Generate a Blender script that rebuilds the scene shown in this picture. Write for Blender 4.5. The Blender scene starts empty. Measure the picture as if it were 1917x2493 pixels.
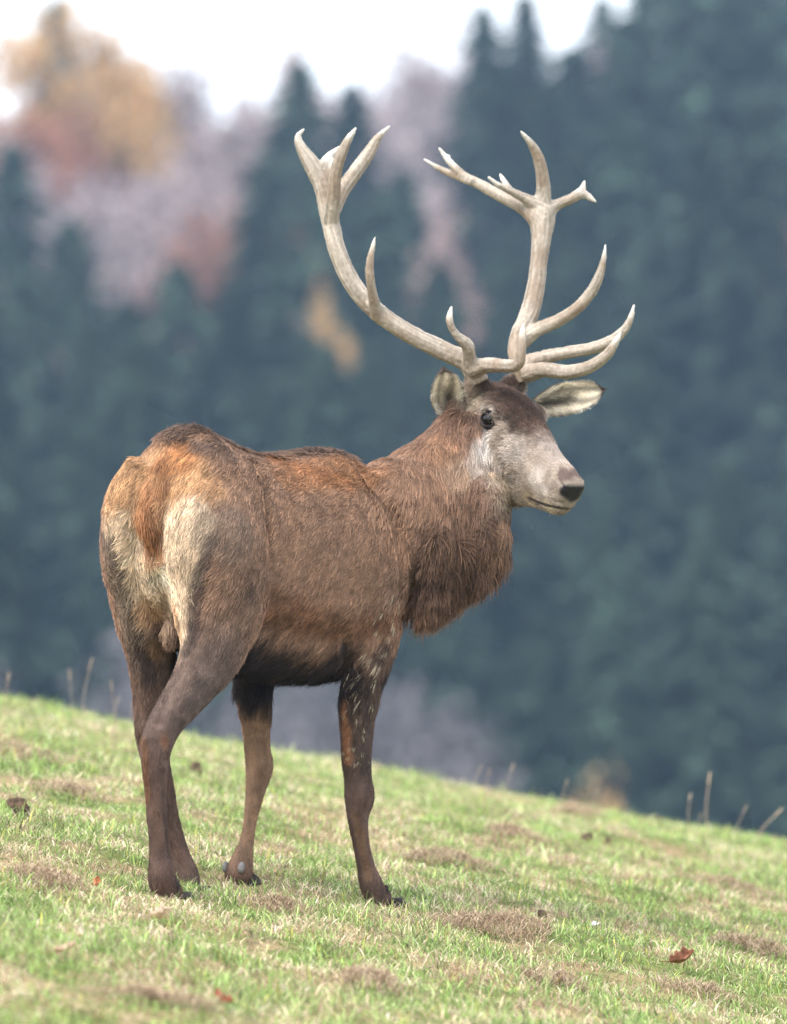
import bpy, math
import numpy as np
from mathutils import Vector
from mathutils.bvhtree import BVHTree

rng = np.random.default_rng(7)
R = math.radians
SC = bpy.context.scene
COL = SC.collection

# ------------------------------------------------------------------ camera
CAM_D, CAM_Z, PXM = 18.0, 1.04, 800.0       # distance to the stag, eye height, measuring scale
cam_data = bpy.data.cameras.new('camera')
cam = bpy.data.objects.new('camera', cam_data)
COL.objects.link(cam)
cam.location = (0, -CAM_D, CAM_Z)
cam.rotation_euler = (R(90), 0, 0)
cam_data.sensor_fit = 'HORIZONTAL'
cam_data.sensor_width = 24.0
cam_data.lens = 24.0 * CAM_D / 2.1
cam_data.clip_start = 0.5
cam_data.clip_end = 6000
cam_data.dof.use_dof = True
cam_data.dof.focus_distance = 17.72
cam_data.dof.aperture_fstop = cam_data.lens / 76.0
SC.camera = cam

# ------------------------------------------------------------------ world, sun, exposure
SUN_EL, SUN_AZ = R(52), R(218)               # azimuth clockwise from +Y: behind the camera, to its left
world = bpy.data.worlds.new('World')
SC.world = world
world.use_nodes = True
wt = world.node_tree
wt.nodes.clear()
w_out = wt.nodes.new('ShaderNodeOutputWorld')
w_sky = wt.nodes.new('ShaderNodeTexSky')
w_sky.sky_type = 'NISHITA'
w_sky.sun_disc = False
w_sky.sun_elevation = SUN_EL
w_sky.sun_rotation = SUN_AZ
w_sky.dust_density = 3.0
w_b1 = wt.nodes.new('ShaderNodeBackground')
w_b1.inputs['Strength'].default_value = 0.12
wt.links.new(w_sky.outputs[0], w_b1.inputs['Color'])
w_b2 = wt.nodes.new('ShaderNodeBackground')  # even overcast layer
w_b2.inputs['Color'].default_value = (0.93, 0.96, 1.0, 1)
w_b2.inputs['Strength'].default_value = 0.62
w_mix = wt.nodes.new('ShaderNodeMixShader')
w_mix.inputs[0].default_value = 0.85
wt.links.new(w_b1.outputs[0], w_mix.inputs[1])
wt.links.new(w_b2.outputs[0], w_mix.inputs[2])
wt.links.new(w_mix.outputs[0], w_out.inputs['Surface'])

sun_data = bpy.data.lights.new('sun', 'SUN')
sun_data.energy = 1.3
sun_data.angle = R(28)
sun_data.color = (1.0, 0.96, 0.9)
sun = bpy.data.objects.new('sun', sun_data)
COL.objects.link(sun)
_sd = Vector((math.sin(SUN_AZ) * math.cos(SUN_EL), math.cos(SUN_AZ) * math.cos(SUN_EL), math.sin(SUN_EL)))
sun.rotation_euler = (-_sd).to_track_quat('-Z', 'Y').to_euler()
sun.location = (0, 0, 40)

SC.view_settings.view_transform = 'Standard'
SC.view_settings.look = 'None'
SC.view_settings.gamma = 1.0
SC.view_settings.exposure = 2.0
SC.render.engine = 'CYCLES'
SC.cycles.max_bounces = 4
SC.cycles.diffuse_bounces = 2
SC.cycles.glossy_bounces = 1
SC.cycles.transmission_bounces = 2
SC.cycles.volume_bounces = 1
SC.cycles.transparent_max_bounces = 6
SC.cycles.use_denoising = True
SC.cycles.denoising_prefilter = 'FAST'
SC.cycles.sample_clamp_indirect = 6.0


# ------------------------------------------------------------------ helpers
def tag(o, label=None, cat=None, group=None, kind=None):
    if label: o['label'] = label
    if cat: o['category'] = cat
    if group: o['group'] = group
    if kind: o['kind'] = kind
    return o


def empty(name, loc=(0, 0, 0), rz=0.0):
    o = bpy.data.objects.new(name, None)
    COL.objects.link(o)
    o.location = loc
    o.rotation_euler = (0, 0, rz)
    o.empty_display_size = 0.2
    return o


def mesh_np(name, V, F, smooth=True):
    """F: list of integer arrays (n,3) or (n,4)."""
    me = bpy.data.meshes.new(name)
    V = np.asarray(V, np.float32)
    F = [np.asarray(f, np.int32) for f in F if len(f)]
    me.vertices.add(len(V))
    me.vertices.foreach_set('co', V.ravel())
    loops = np.concatenate([f.ravel() for f in F])
    tot = np.concatenate([np.full(len(f), f.shape[1], np.int32) for f in F])
    start = np.concatenate([[0], np.cumsum(tot)[:-1]]).astype(np.int32)
    me.loops.add(len(loops))
    me.loops.foreach_set('vertex_index', loops)
    me.polygons.add(len(tot))
    me.polygons.foreach_set('loop_start', start)
    me.polygons.foreach_set('loop_total', tot)
    me.polygons.foreach_set('use_smooth', np.full(len(tot), smooth, bool))
    me.update(calc_edges=True)
    me.validate()
    return me


def link(name, data, parent=None, mat=None, loc=None):
    o = bpy.data.objects.new(name, data)
    COL.objects.link(o)
    if parent is not None: o.parent = parent
    if loc is not None: o.location = loc
    if mat is not None:
        data.materials.clear()
        data.materials.append(mat)
    return o


def vcol(me, C, name='col'):
    C = np.asarray(C, np.float32)
    if C.shape[1] == 3: C = np.c_[C, np.ones(len(C), np.float32)]
    at = me.attributes.new(name, 'FLOAT_COLOR', 'POINT')
    at.data.foreach_set('color', np.ascontiguousarray(C, np.float32).ravel())


def lin(r, g, b):
    f = lambda c: c / 12.92 if c <= 0.04045 else ((c + 0.055) / 1.055) ** 2.4
    return np.array([f(r / 255), f(g / 255), f(b / 255)])


def unit(v):
    v = np.asarray(v, float)
    return v / np.maximum(np.linalg.norm(v, axis=-1, keepdims=True), 1e-9)


_lat = np.random.default_rng(3).random((32, 32, 32))


def noise3(P):
    """tileable value noise, 0..1"""
    P = np.asarray(P, float)
    i = np.floor(P).astype(int)
    f = P - i
    f = f * f * (3 - 2 * f)
    i %= 32
    j = (i + 1) % 32
    x0, y0, z0 = i.T; x1, y1, z1 = j.T
    fx, fy, fz = f.T
    a = _lat[x0, y0, z0] * (1 - fx) + _lat[x1, y0, z0] * fx
    b = _lat[x0, y1, z0] * (1 - fx) + _lat[x1, y1, z0] * fx
    c = _lat[x0, y0, z1] * (1 - fx) + _lat[x1, y0, z1] * fx
    d = _lat[x0, y1, z1] * (1 - fx) + _lat[x1, y1, z1] * fx
    return (a * (1 - fy) + b * fy) * (1 - fz) + (c * (1 - fy) + d * fy) * fz


def fbm(P, o=3):
    P = np.asarray(P, float)
    s, a, t = 0, 1.0, 0
    for k in range(o):
        s = s + a * noise3(P * 2 ** k + 7.3 * k); t += a; a *= 0.5
    return s / t


def smooth01(x, a, b):
    t = np.clip((x - a) / (b - a), 0, 1)
    return t * t * (3 - 2 * t)


def catmull(K, n):
    """resample rows of K (m, d) with n points per span"""
    K = np.asarray(K, float)
    Q = np.vstack([2 * K[0] - K[1], K, 2 * K[-1] - K[-2]])
    out = []
    for i in range(len(K) - 1):
        p0, p1, p2, p3 = Q[i], Q[i + 1], Q[i + 2], Q[i + 3]
        for t in np.linspace(0, 1, n, endpoint=False):
            out.append(0.5 * (2 * p1 + (p2 - p0) * t + (2 * p0 - 5 * p1 + 4 * p2 - p3) * t * t
                              + (3 * p1 - p0 - 3 * p2 + p3) * t ** 3))
    out.append(K[-1])
    return np.array(out)


def rings_to_mesh(rings, base=0):
    """closed tube with end caps from an array (m, n, 3)"""
    m, n, _ = rings.shape
    V = rings.reshape(-1, 3)
    i = np.arange(m - 1)[:, None] * n
    j = np.arange(n)[None, :]
    jn = (j + 1) % n
    Q = np.stack([i + j, i + jn, i + n + jn, i + n + j], -1).reshape(-1, 4)
    c0, c1 = len(V), len(V) + 1
    V = np.vstack([V, rings[0].mean(0), rings[-1].mean(0)])
    k = np.arange(n); kn = (k + 1) % n
    T = np.vstack([np.c_[np.full(n, c0), kn, k], np.c_[np.full(n, c1), (m - 1) * n + k, (m - 1) * n + kn]])
    return V, Q + base, T + base


class Soup:
    def __init__(self): self.V, self.Q, self.T, self.n = [], [], [], 0

    def add(self, V, Q=None, T=None):
        self.V.append(V)
        if Q is not None and len(Q): self.Q.append(np.asarray(Q) + self.n)
        if T is not None and len(T): self.T.append(np.asarray(T) + self.n)
        self.n += len(V)

    def rings(self, rings): self.add(*rings_to_mesh(np.asarray(rings, float)))

    def mesh(self, name, smooth=True):
        F = []
        if self.Q: F.append(np.vstack(self.Q))
        if self.T: F.append(np.vstack(self.T))
        return mesh_np(name, np.vstack(self.V), F, smooth)


def tube_rings(K, n=12, per=6, lat=None, rl=None):
    """K rows: x y z radius [radius_lateral]; lat: preferred lateral axis"""
    K = np.asarray(K, float)
    D = catmull(K, per)
    C = D[:, :3]
    T = unit(np.gradient(C, axis=0))
    ra = np.maximum(D[:, 3], 1e-4)
    rb = np.maximum(D[:, 4], 1e-4) if K.shape[1] > 4 else ra
    if lat is None:
        L = np.zeros_like(C)
        v = np.cross(T[0], [0.3, 0.2, 0.9]); v = unit(v)
        for i in range(len(C)):
            v = unit(v - T[i] * np.dot(v, T[i])); L[i] = v
    else:
        L = unit(np.asarray(lat)[None] - T * (T @ np.asarray(lat))[:, None])
    S = np.cross(T, L)
    ph = np.linspace(0, 2 * np.pi, n, endpoint=False)
    rings = C[:, None] + L[:, None] * (np.cos(ph)[None, :, None] * rb[:, None, None]) \
        + S[:, None] * (np.sin(ph)[None, :, None] * ra[:, None, None])
    return rings, C, T, ra, rb


def ellipsoid_rings(c, ax, n=16, m=10):
    """c centre, ax 3x3 rows = axes times radii"""
    ax = np.asarray(ax, float)
    th = np.linspace(0.05, np.pi - 0.05, m)
    ph = np.linspace(0, 2 * np.pi, n, endpoint=False)
    return np.array([[np.asarray(c) + ax[0] * math.cos(t) + ax[1] * math.sin(t) * math.cos(p) + ax[2] * math.sin(t) * math.sin(p)
                      for p in ph] for t in th])


def voxel(soup, size, iters, lam=0.5):
    """weld overlapping closed shells into one skin and relax it; returns V, F(list)"""
    me = soup.mesh('tmp')
    o = link('tmp', me)
    md = o.modifiers.new('r', 'REMESH')
    md.mode = 'VOXEL'
    md.voxel_size = size
    md.adaptivity = 0.0
    dg = bpy.context.evaluated_depsgraph_get()
    ev = o.evaluated_get(dg).to_mesh()
    n = len(ev.vertices)
    V = np.empty(n * 3, np.float32); ev.vertices.foreach_get('co', V); V = V.reshape(-1, 3).astype(float)
    E = np.empty(len(ev.edges) * 2, np.int32); ev.edges.foreach_get('vertices', E); E = E.reshape(-1, 2)
    ls = np.empty(len(ev.polygons), np.int32); ev.polygons.foreach_get('loop_start', ls)
    lt = np.empty(len(ev.polygons), np.int32); ev.polygons.foreach_get('loop_total', lt)
    li = np.empty(len(ev.loops), np.int32); ev.loops.foreach_get('vertex_index', li)
    F = []
    for k in (3, 4):
        s = ls[lt == k]
        if len(s): F.append(li[s[:, None] + np.arange(k)[None]])
    o.evaluated_get(dg).to_mesh_clear()
    bpy.data.objects.remove(o); bpy.data.meshes.remove(me)
    deg = np.bincount(E.ravel(), minlength=n).astype(float)
    for it in range(iters):
        A = np.zeros_like(V)
        for d in range(3):
            A[:, d] = np.bincount(E[:, 0], V[E[:, 1], d], n) + np.bincount(E[:, 1], V[E[:, 0], d], n)
        L = A / np.maximum(deg, 1)[:, None] - V
        l = lam if it % 2 == 0 else -lam * 0.85     # alternate to keep the volume
        if it < 4: l = lam
        V = V + l * L
    return V, F, E


def normals_of(V, F):
    T = np.vstack([f[:, [0, 1, 2]] for f in F] + [f[:, [0, 2, 3]] for f in F if f.shape[1] == 4])
    fn = np.cross(V[T[:, 1]] - V[T[:, 0]], V[T[:, 2]] - V[T[:, 0]])
    N = np.zeros_like(V)
    for d in range(3):
        for k in range(3): N[:, d] += np.bincount(T[:, k], fn[:, d], len(V))
    return unit(N), T, np.linalg.norm(fn, axis=1) * 0.5


# ------------------------------------------------------------------ materials
def new_mat(name):
    m = bpy.data.materials.new(name)
    m.use_nodes = True
    nt = m.node_tree
    b = nt.nodes['Principled BSDF']
    return m, nt, b


def mat_attr(name, rough=0.7, spec=0.3, noise=None, bump=None, trans=0.0, sheen=0.0):
    """colour from the 'col' attribute, broken up by noise; optional bump and leaf translucency"""
    m, nt, b = new_mat(name)
    at = nt.nodes.new('ShaderNodeAttribute'); at.attribute_name = 'col'
    src = at.outputs['Color']
    tc = nt.nodes.new('ShaderNodeTexCoord')
    if noise:
        nz = nt.nodes.new('ShaderNodeTexNoise'); nz.inputs['Scale'].default_value = noise[0]; nz.inputs['Detail'].default_value = 4
        nt.links.new(tc.outputs['Object'], nz.inputs['Vector'])
        mr = nt.nodes.new('ShaderNodeMapRange')
        mr.inputs[1].default_value = 0.3; mr.inputs[2].default_value = 0.7
        mr.inputs[3].default_value = 1 - noise[1]; mr.inputs[4].default_value = 1 + noise[1]
        nt.links.new(nz.outputs['Fac'], mr.inputs[0])
        mx = nt.nodes.new('ShaderNodeVectorMath'); mx.operation = 'SCALE'
        nt.links.new(src, mx.inputs[0]); nt.links.new(mr.outputs[0], mx.inputs['Scale'])
        src = mx.outputs[0]
    nt.links.new(src, b.inputs['Base Color'])
    b.inputs['Roughness'].default_value = rough
    b.inputs['Specular IOR Level'].default_value = spec
    if bump:
        nb = nt.nodes.new('ShaderNodeTexNoise'); nb.inputs['Scale'].default_value = bump[0]; nb.inputs['Detail'].default_value = 5
        nt.links.new(tc.outputs['Object'], nb.inputs['Vector'])
        bp = nt.nodes.new('ShaderNodeBump'); bp.inputs['Strength'].default_value = bump[1]; bp.inputs['Distance'].default_value = bump[2]
        nt.links.new(nb.outputs['Fac'], bp.inputs['Height']); nt.links.new(bp.outputs[0], b.inputs['Normal'])
    if trans:
        tr = nt.nodes.new('ShaderNodeBsdfTranslucent'); nt.links.new(src, tr.inputs['Color'])
        ms = nt.nodes.new('ShaderNodeMixShader'); ms.inputs[0].default_value = trans
        out = nt.nodes['Material Output']
        nt.links.new(b.outputs[0], ms.inputs[1]); nt.links.new(tr.outputs[0], ms.inputs[2]); nt.links.new(ms.outputs[0], out.inputs['Surface'])
    return m


def mat_noise(name, c1, c2, scale=8.0, rough=0.8, spec=0.3, bump=None, coat=0.0, detail=5):
    m, nt, b = new_mat(name)
    tc = nt.nodes.new('ShaderNodeTexCoord')
    nz = nt.nodes.new('ShaderNodeTexNoise'); nz.inputs['Scale'].default_value = scale; nz.inputs['Detail'].default_value = detail
    nt.links.new(tc.outputs['Object'], nz.inputs['Vector'])
    cr = nt.nodes.new('ShaderNodeValToRGB')
    cr.color_ramp.elements[0].position = 0.33; cr.color_ramp.elements[0].color = (*c1, 1)
    cr.color_ramp.elements[1].position = 0.67; cr.color_ramp.elements[1].color = (*c2, 1)
    nt.links.new(nz.outputs['Fac'], cr.inputs[0]); nt.links.new(cr.outputs[0], b.inputs['Base Color'])
    b.inputs['Roughness'].default_value = rough
    b.inputs['Specular IOR Level'].default_value = spec
    b.inputs['Coat Weight'].default_value = coat
    if bump:
        bp = nt.nodes.new('ShaderNodeBump'); bp.inputs['Strength'].default_value = bump[0]; bp.inputs['Distance'].default_value = bump[1]
        nt.links.new(nz.outputs['Fac'], bp.inputs['Height']); nt.links.new(bp.outputs[0], b.inputs['Normal'])
    return m


# ------------------------------------------------------------------ terrain
_py = np.array([-400, -120, -60, -30, -18, 0, 4, 6, 9, 14, 25, 60, 110, 160, 200, 340, 480, 700, 1600.])
_pz = np.array([-9, -4.5, -2.3, -1.15, -.76, -.024, .098, .105, -.055, -.75, -3.6, -14, -26, -29, -25, 3.5, 26, 40, 55.])


def ground_z(x, y, fine=True):
    x = np.asarray(x, float); y = np.asarray(y, float)
    # smooth the profile by averaging shifted samples
    h = np.clip(np.abs(y - 3) * 0.25, 0.8, 20)
    z = sum(np.interp(y + o * h, _py, _pz) for o in (-1, -.5, 0, .5, 1)) / 5
    near = 1 - smooth01(y, 20, 90)
    z = z + (-0.182 * 22 * np.tanh(x / 22)) * near
    far = smooth01(y, 60, 160)
    z = z + far * (3.0 * (fbm(np.stack([x * .012 + 5, y * .012, 0 * x], -1)) - .5))
    if fine:
        P = np.stack([x, y, 0 * x], -1)
        k = near * smooth01(-np.abs(y), -25, -9)
        for hx, hy, hd_ in ((-.529, -.135, -.050), (-.018, .171, -.009), (-.407, .069, -.008)):     # trodden hollows
            z = z + hd_ * np.exp(-((x - hx) ** 2 + (y - hy) ** 2) / .15 ** 2)
        z = z + k * (.055 * (fbm(P * 1.3 + 2, 2) - .5) + .03 * (noise3(P * 5.3) - .5) + .012 * (noise3(P * 14) - .5))
    return z


def grid_axis(breaks):
    out = [np.array([breaks[0][0]])]
    for a, b, n in breaks: out.append(np.linspace(a, b, n + 1)[1:])
    return np.concatenate(out)


gx = grid_axis([(-700, -60, 24), (-60, -6, 36), (-6, 6, 170), (6, 60, 36), (60, 700, 24)])
gy = grid_axis([(-300, -20, 20), (-20, -5, 30), (-5, 12, 190), (12, 40, 40), (40, 400, 90), (400, 1500, 30)])
GX, GY = np.meshgrid(gx, gy)
GZ = ground_z(GX.ravel(), GY.ravel())
nx, ny = len(gx), len(gy)
ii = (np.arange(ny - 1)[:, None] * nx + np.arange(nx - 1)[None]).ravel()
gme = mesh_np('ground', np.c_[GX.ravel(), GY.ravel(), GZ], [np.c_[ii, ii + 1, ii + nx + 1, ii + nx]])


def ground_colour(P):
    """straw / green / soil weights of the sward at points P"""
    a = fbm(np.c_[P[:, 0] * 5.5, P[:, 1] * 4.0, 0 * P[:, 0] + 3], 3)
    b = fbm(np.c_[P[:, 0] * 16, P[:, 1] * 12, 0 * P[:, 0] + 9], 2)
    straw = smooth01(.6 * a + .4 * b, .40, .60)
    return straw


_st = ground_colour(np.c_[GX.ravel(), GY.ravel()])
_farw = smooth01(GY.ravel(), 30, 120)[:, None]
gcol = (1 - _st[:, None]) * np.array([.10, .13, .035]) + _st[:, None] * np.array([.22, .165, .09])
gcol = gcol * (1 - _farw) + _farw * np.array([.05, .06, .03])
vcol(gme, gcol)
M_ground = mat_attr('meadow_soil', 0.95, 0.1, noise=(30, .4), bump=(60, .6, .01))
tag(link('ground', gme, None, M_ground), kind='structure')

# ------------------------------------------------------------------ the stag: frames of reference
TH = R(55)
AX = np.array([math.cos(TH), math.sin(TH), 0])      # tail -> chest
RX = np.array([math.sin(TH), -math.cos(TH), 0])     # the stag's right
O0 = np.array([-.611, -.45, 0])
ZUP = np.array([0, 0, 1.])


def W(vx, vy, y):
    """world point from a measured direction and a distance y beyond the stag's centre"""
    k = (CAM_D + y) / CAM_D / PXM
    return np.array([(vx - 840) * k, y, CAM_Z + (1092.5 - vy) * k])


def P(vx, vy, r):
    """world point on the stag's body plane at side offset r"""
    k = (vx - 840) / (PXM * CAM_D)
    s = (k * (CAM_D + O0[1] + r * RX[1]) - O0[0] - r * RX[0]) / (AX[0] - k * AX[1])
    p = O0 + s * AX + r * RX
    return np.array([p[0], p[1], CAM_Z + (1092.5 - vy) * (CAM_D + p[1]) / CAM_D / PXM])


def Bp(s, r, z): return O0 + s * AX + r * RX + z * ZUP


# head frame
_yw, _pt, _rl = R(58), R(27), R(-1)
_h = np.array([math.cos(_yw), -math.sin(_yw), 0])
HF = math.cos(_pt) * _h - math.sin(_pt) * ZUP
_u = math.sin(_pt) * _h + math.cos(_pt) * ZUP
_l = np.cross(_u, HF)
HL = math.cos(_rl) * _l + math.sin(_rl) * _u
HU = math.cos(_rl) * _u - math.sin(_rl) * _l
HO = W(1062, 828, .40)
HS = 1.1


def H(x, y, z): return HO + HS * (x * HF + y * HL + z * HU)


body = Soup()
ST = []       # stations for fur flow, length and base colour: centre, radius, flow, length, colour


def station(c, rad, flow, length, colour):
    ST.append((np.asarray(c, float), rad, unit(flow), length, np.asarray(colour, float)))


# base coat colours (albedo)
C_FLANK = np.array([.245, .145, .094])
C_GREY = np.array([.120, .084, .070])
C_DARK = np.array([.060, .040, .033])
C_BLACK = np.array([.018, .013, .012])
C_TAN = np.array([.42, .245, .13])
C_CREAM = np.array([.60, .455, .32])
C_RUFOUS = np.array([.215, .098, .046])
C_LEG = np.array([.095, .058, .046])
C_LEGTAN = np.array([.24, .145, .09])
C_MANE = np.array([.132, .076, .052])
C_FACE = np.array([.30, .245, .20])
C_PALE = np.array([.62, .56, .50])

# torso: s, top, bottom, half width
TOR = np.array([(-.035, 1.085, .92, .07), (.0, 1.15, .84, .135), (.06, 1.228, .77, .175), (.13, 1.258, .71, .192),
                (.22, 1.232, .655, .200), (.33, 1.203, .622, .205), (.46, 1.186, .602, .226), (.60, 1.196, .592, .238),
                (.72, 1.204, .595, .222), (.82, 1.185, .61, .196), (.92, 1.13, .67, .160), (1.0, 1.05, .76, .11)])
TD = catmull(TOR, 5)
ph = np.linspace(0, 2 * np.pi, 40, endpoint=False)
rr = []
for s, t, b, w in TD:
    zc = .52 * t + .48 * b
    cs, sn = np.cos(ph), np.sin(ph)
    la = w * np.sign(cs) * np.abs(cs) ** .88
    up = np.where(sn > 0, (t - zc), (zc - b)) * np.sign(sn) * np.abs(sn) ** .9
    la = la * (1 - .18 * np.clip(sn, 0, 1) ** 2)
    rr.append(Bp(s, 0, 0)[None] + la[:, None] * RX + (zc + up)[:, None] * ZUP)
    for k, (q, rad) in enumerate(((.82, .14), (.5, .2), (.15, .14))):
        for side in (-1, 1):
            station(Bp(s, side * w * .7, b + (t - b) * q), rad, -AX * .75 - ZUP * (.25, .6, .75)[k], (.024, .017, .024)[k], C_FLANK)
body.rings(rr)


def leg(rows, colours, length, up_n=2, flow_back=0.25):
    """rows: vx, vy, side offset, fore-aft half width, lateral half width"""
    K = np.array([[*P(a, b, c), d, e] for a, b, c, d, e in rows])
    rings, C, T, ra, rb = tube_rings(K, 20, 5, lat=RX)
    body.rings(rings)
    n = len(C)
    for i in range(0, n, 2):
        f = i / (n - 1)
        x = f * (len(colours) - 1)
        j = min(int(x), len(colours) - 2)
        c = colours[j] * (1 - (x - j)) + colours[j + 1] * (x - j)
        ln = np.interp(f, np.linspace(0, 1, len(length)), length)
        station(C[i], max(ra[i], rb[i]) * 1.1, T[i] - AX * flow_back * (1 - f), ln, c)
    return C


L_HIND_N = leg([(440, 985, .045, .08, .05), (458, 1060, .080, .145, .095), (464, 1142, .104, .182, .114), (470, 1230, .114, .174, .112), (463, 1310, .122, .146, .098),
                (446, 1395, .136, .102, .066), (408, 1465, .138, .072, .047), (362, 1530, .132, .054, .038), (337, 1578, .130, .052, .038),
                (331, 1630, .130, .044, .033), (333, 1700, .130, .032, .027), (337, 1770, .130, .028, .024), (342, 1830, .130, .030, .026),
                (345, 1866, .130, .037, .033), (352, 1892, .130, .037, .034), (362, 1910, .130, .038, .034)],
               [C_GREY, C_GREY, C_GREY, C_GREY * .85, C_LEG, C_LEG, C_LEG, C_LEG], [.022, .018, .015, .011, .009, .008, .010, .022])
L_HIND_F = leg([(325, 985, -.045, .07, .05), (306, 1060, -.080, .125, .082), (304, 1140, -.110, .150, .084), (312, 1230, -.122, .135, .082), (318, 1310, -.122, .112, .074),
                (322, 1390, -.128, .085, .052), (322, 1460, -.126, .062, .043), (322, 1530, -.124, .052, .037), (326, 1590, -.122, .047, .035),
                (343, 1660, -.120, .034, .028), (362, 1740, -.118, .027, .024), (380, 1815, -.116, .028, .025), (393, 1865, -.115, .040, .034),
                (401, 1894, -.114, .037, .034), (408, 1908, -.113, .037, .033)],
               [C_GREY * .8, C_DARK, C_DARK, C_LEG, C_LEG, C_LEG * 1.1, np.array([.16, .125, .10])], [.026, .022, .018, .014, .011, .010, .014])
L_FORE_N = leg([(790, 1080, .12, .13, .08), (798, 1160, .155, .150, .080), (800, 1250, .160, .135, .075), (793, 1330, .155, .108, .066),
                (782, 1400, .148, .082, .056), (770, 1465, .140, .064, .048), (763, 1540, .135, .053, .043), (761, 1610, .132, .046, .039),
                (764, 1662, .130, .042, .036), (768, 1702, .130, .047, .038), (764, 1745, .130, .033, .028), (771, 1800, .130, .026, .023),
                (781, 1850, .130, .027, .024), (789, 1880, .130, .034, .029), (801, 1905, .130, .034, .030), (815, 1926, .130, .038, .032)],
               [C_FLANK, C_FLANK, C_GREY, C_DARK, C_LEG, C_LEG, C_LEG * 1.15, C_LEG], [.018, .018, .015, .010, .008, .007, .008, .012])
L_FORE_F = leg([(600, 1180, -.12, .12, .08), (575, 1300, -.14, .10, .066), (552, 1400, -.138, .075, .055), (543, 1470, -.134, .055, .045),
                (546, 1540, -.13, .046, .038), (549, 1595, -.13, .040, .034), (553, 1638, -.13, .043, .035), (544, 1690, -.13, .030, .025),
                (535, 1745, -.13, .021, .019), (527, 1795, -.13, .021, .020), (518, 1835, -.13, .033, .029), (512, 1862, -.13, .042, .036),
                (512, 1880, -.13, .036, .032)],
               [C_FLANK, C_GREY, C_LEGTAN, C_LEGTAN, C_LEGTAN * .95, C_LEGTAN * .85, C_LEG], [.018, .012, .009, .007, .007, .008, .018])

# neck and mane
NK = np.array([[*W(770, 1165, .13), .20, .175], [*W(850, 1150, .24), .215, .18], [*W(918, 1105, .315), .21, .172],
               [*W(968, 1035, .365), .178, .150], [*W(1000, 965, .395), .135, .122], [*W(1022, 900, .41), .100, .100]])
_nl = np.array([.36, -.93, 0])
rings, C, T, ra, rb = tube_rings(NK, 28, 6, lat=_nl)
body.rings(rings)
for i in range(0, len(C), 2):
    for side in (-1, 1):
        for w in (-.6, 0, .6):
            S = np.cross(T[i], _nl)
            f = i / (len(C) - 1)
            station(C[i] + _nl * side * rb[i] * .6 + S * ra[i] * w, .10, -ZUP * 1.0 - T[i] * .35, .062 - .026 * f, C_MANE)
for (vx, vy, y, r) in ((1008, 1130, .27, .10), (976, 1165, .27, .105), (908, 1190, .27, .108), (1020, 1075, .27, .085), (868, 1205, .25, .10)):
    body.rings(ellipsoid_rings(W(vx, vy, y), np.diag([r, r * .95, r * 1.05])))
    station(W(vx, vy, y), r, (.22, -.05, -1), .072, C_MANE)

# head
HD = np.array([(-.075, -.03, -.15, .050), (-.03, .002, -.195, .072), (.03, .016, -.230, .080), (.085, .024, -.238, .083), (.14, .020, -.233, .077),
               (.18, .008, -.224, .069), (.23, -.008, -.210, .062), (.285, -.020, -.188, .049), (.34, -.027, -.170, .044), (.382, -.031, -.158, .042),
               (.410, -.040, -.142, .035), (.427, -.056, -.112, .022)])
HDD = catmull(HD, 5)
ph = np.linspace(0, 2 * np.pi, 32, endpoint=False)
rr = []
for x, t, b, w in HDD:
    zc = .56 * t + .44 * b
    cs, sn = np.cos(ph), np.sin(ph)
    la = w * np.sign(cs) * np.abs(cs) ** .85 * (1 - .34 * np.clip(-sn, 0, 1) ** 1.4)
    up = np.where(sn > 0, t - zc, zc - b) * np.sign(sn) * np.abs(sn) ** .9
    rr.append([H(x, la[k], zc + up[k]) for k in range(32)])
    for q in (.2, .8):
        for side in (-1, 1):
            station(H(x, side * w * .6, b + (t - b) * q), .06, -HF - HU * .25 + side * HL * .15, .010 if x > .2 else .016, C_FACE)
body.rings(rr)
for side in (-1, 1):
    body.rings(ellipsoid_rings(H(.102, side * .066, -.020), HS * np.array([HF * .040, HL * .014, HU * .026])))   # brow
    body.rings(ellipsoid_rings(H(.105, side * .060, -.085), HS * np.array([HF * .060, HL * .022, HU * .040])))   # cheek bone
    body.rings(ellipsoid_rings(H(-.008, side * .056, .006), HS * np.array([HF * .028, HL * .028, HU * .024])))   # pedicle
    body.rings(ellipsoid_rings(H(.400, side * .023, -.064), HS * np.array([HF * .028, HL * .018, HU * .020])))   # nostril wing
    body.rings(ellipsoid_rings(H(-.035, side * .085, -.055), HS * np.array([HF * .035, HL * .030, HU * .035])))  # ear root
# tail, scrotum
TAILK = np.array([[*W(372, 985, -.38), .05, .05], [*W(345, 1025, -.45), .036, .040], [*W(322, 1075, -.488), .027, .042],
                  [*W(318, 1115, -.495), .022, .036], [*W(331, 1160, -.488), .011, .016]])
rings, C, T, ra, rb = tube_rings(TAILK, 14, 5, lat=RX)
body.rings(rings)
for i in range(0, len(C), 2): station(C[i], .035, T[i] * 1.0 + ZUP * -.1, .05, C_RUFOUS)
body.rings(ellipsoid_rings(P(365, 1350, -.02), np.array([RX * .024, AX * .026, ZUP * .042])))

BV, BF, BE = voxel(body, .0068, 9)


# ---- surface detail after welding: creases and hollows
def body_bvh(): return BVHTree.FromPolygons([tuple(v) for v in BV], [tuple(f) for F in BF for f in F])


def line_dist(V, pts):
    pts = np.asarray(pts)
    best = np.full(len(V), 9e9)
    for a, b in zip(pts[:-1], pts[1:]):
        ab = b - a
        t = np.clip((V - a) @ ab / (ab @ ab), 0, 1)
        d = np.linalg.norm(V - a - t[:, None] * ab, axis=1)
        best = np.minimum(best, d)
    return best


BVH = body_bvh()
CAMP = np.array([0, -CAM_D, CAM_Z])


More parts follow.
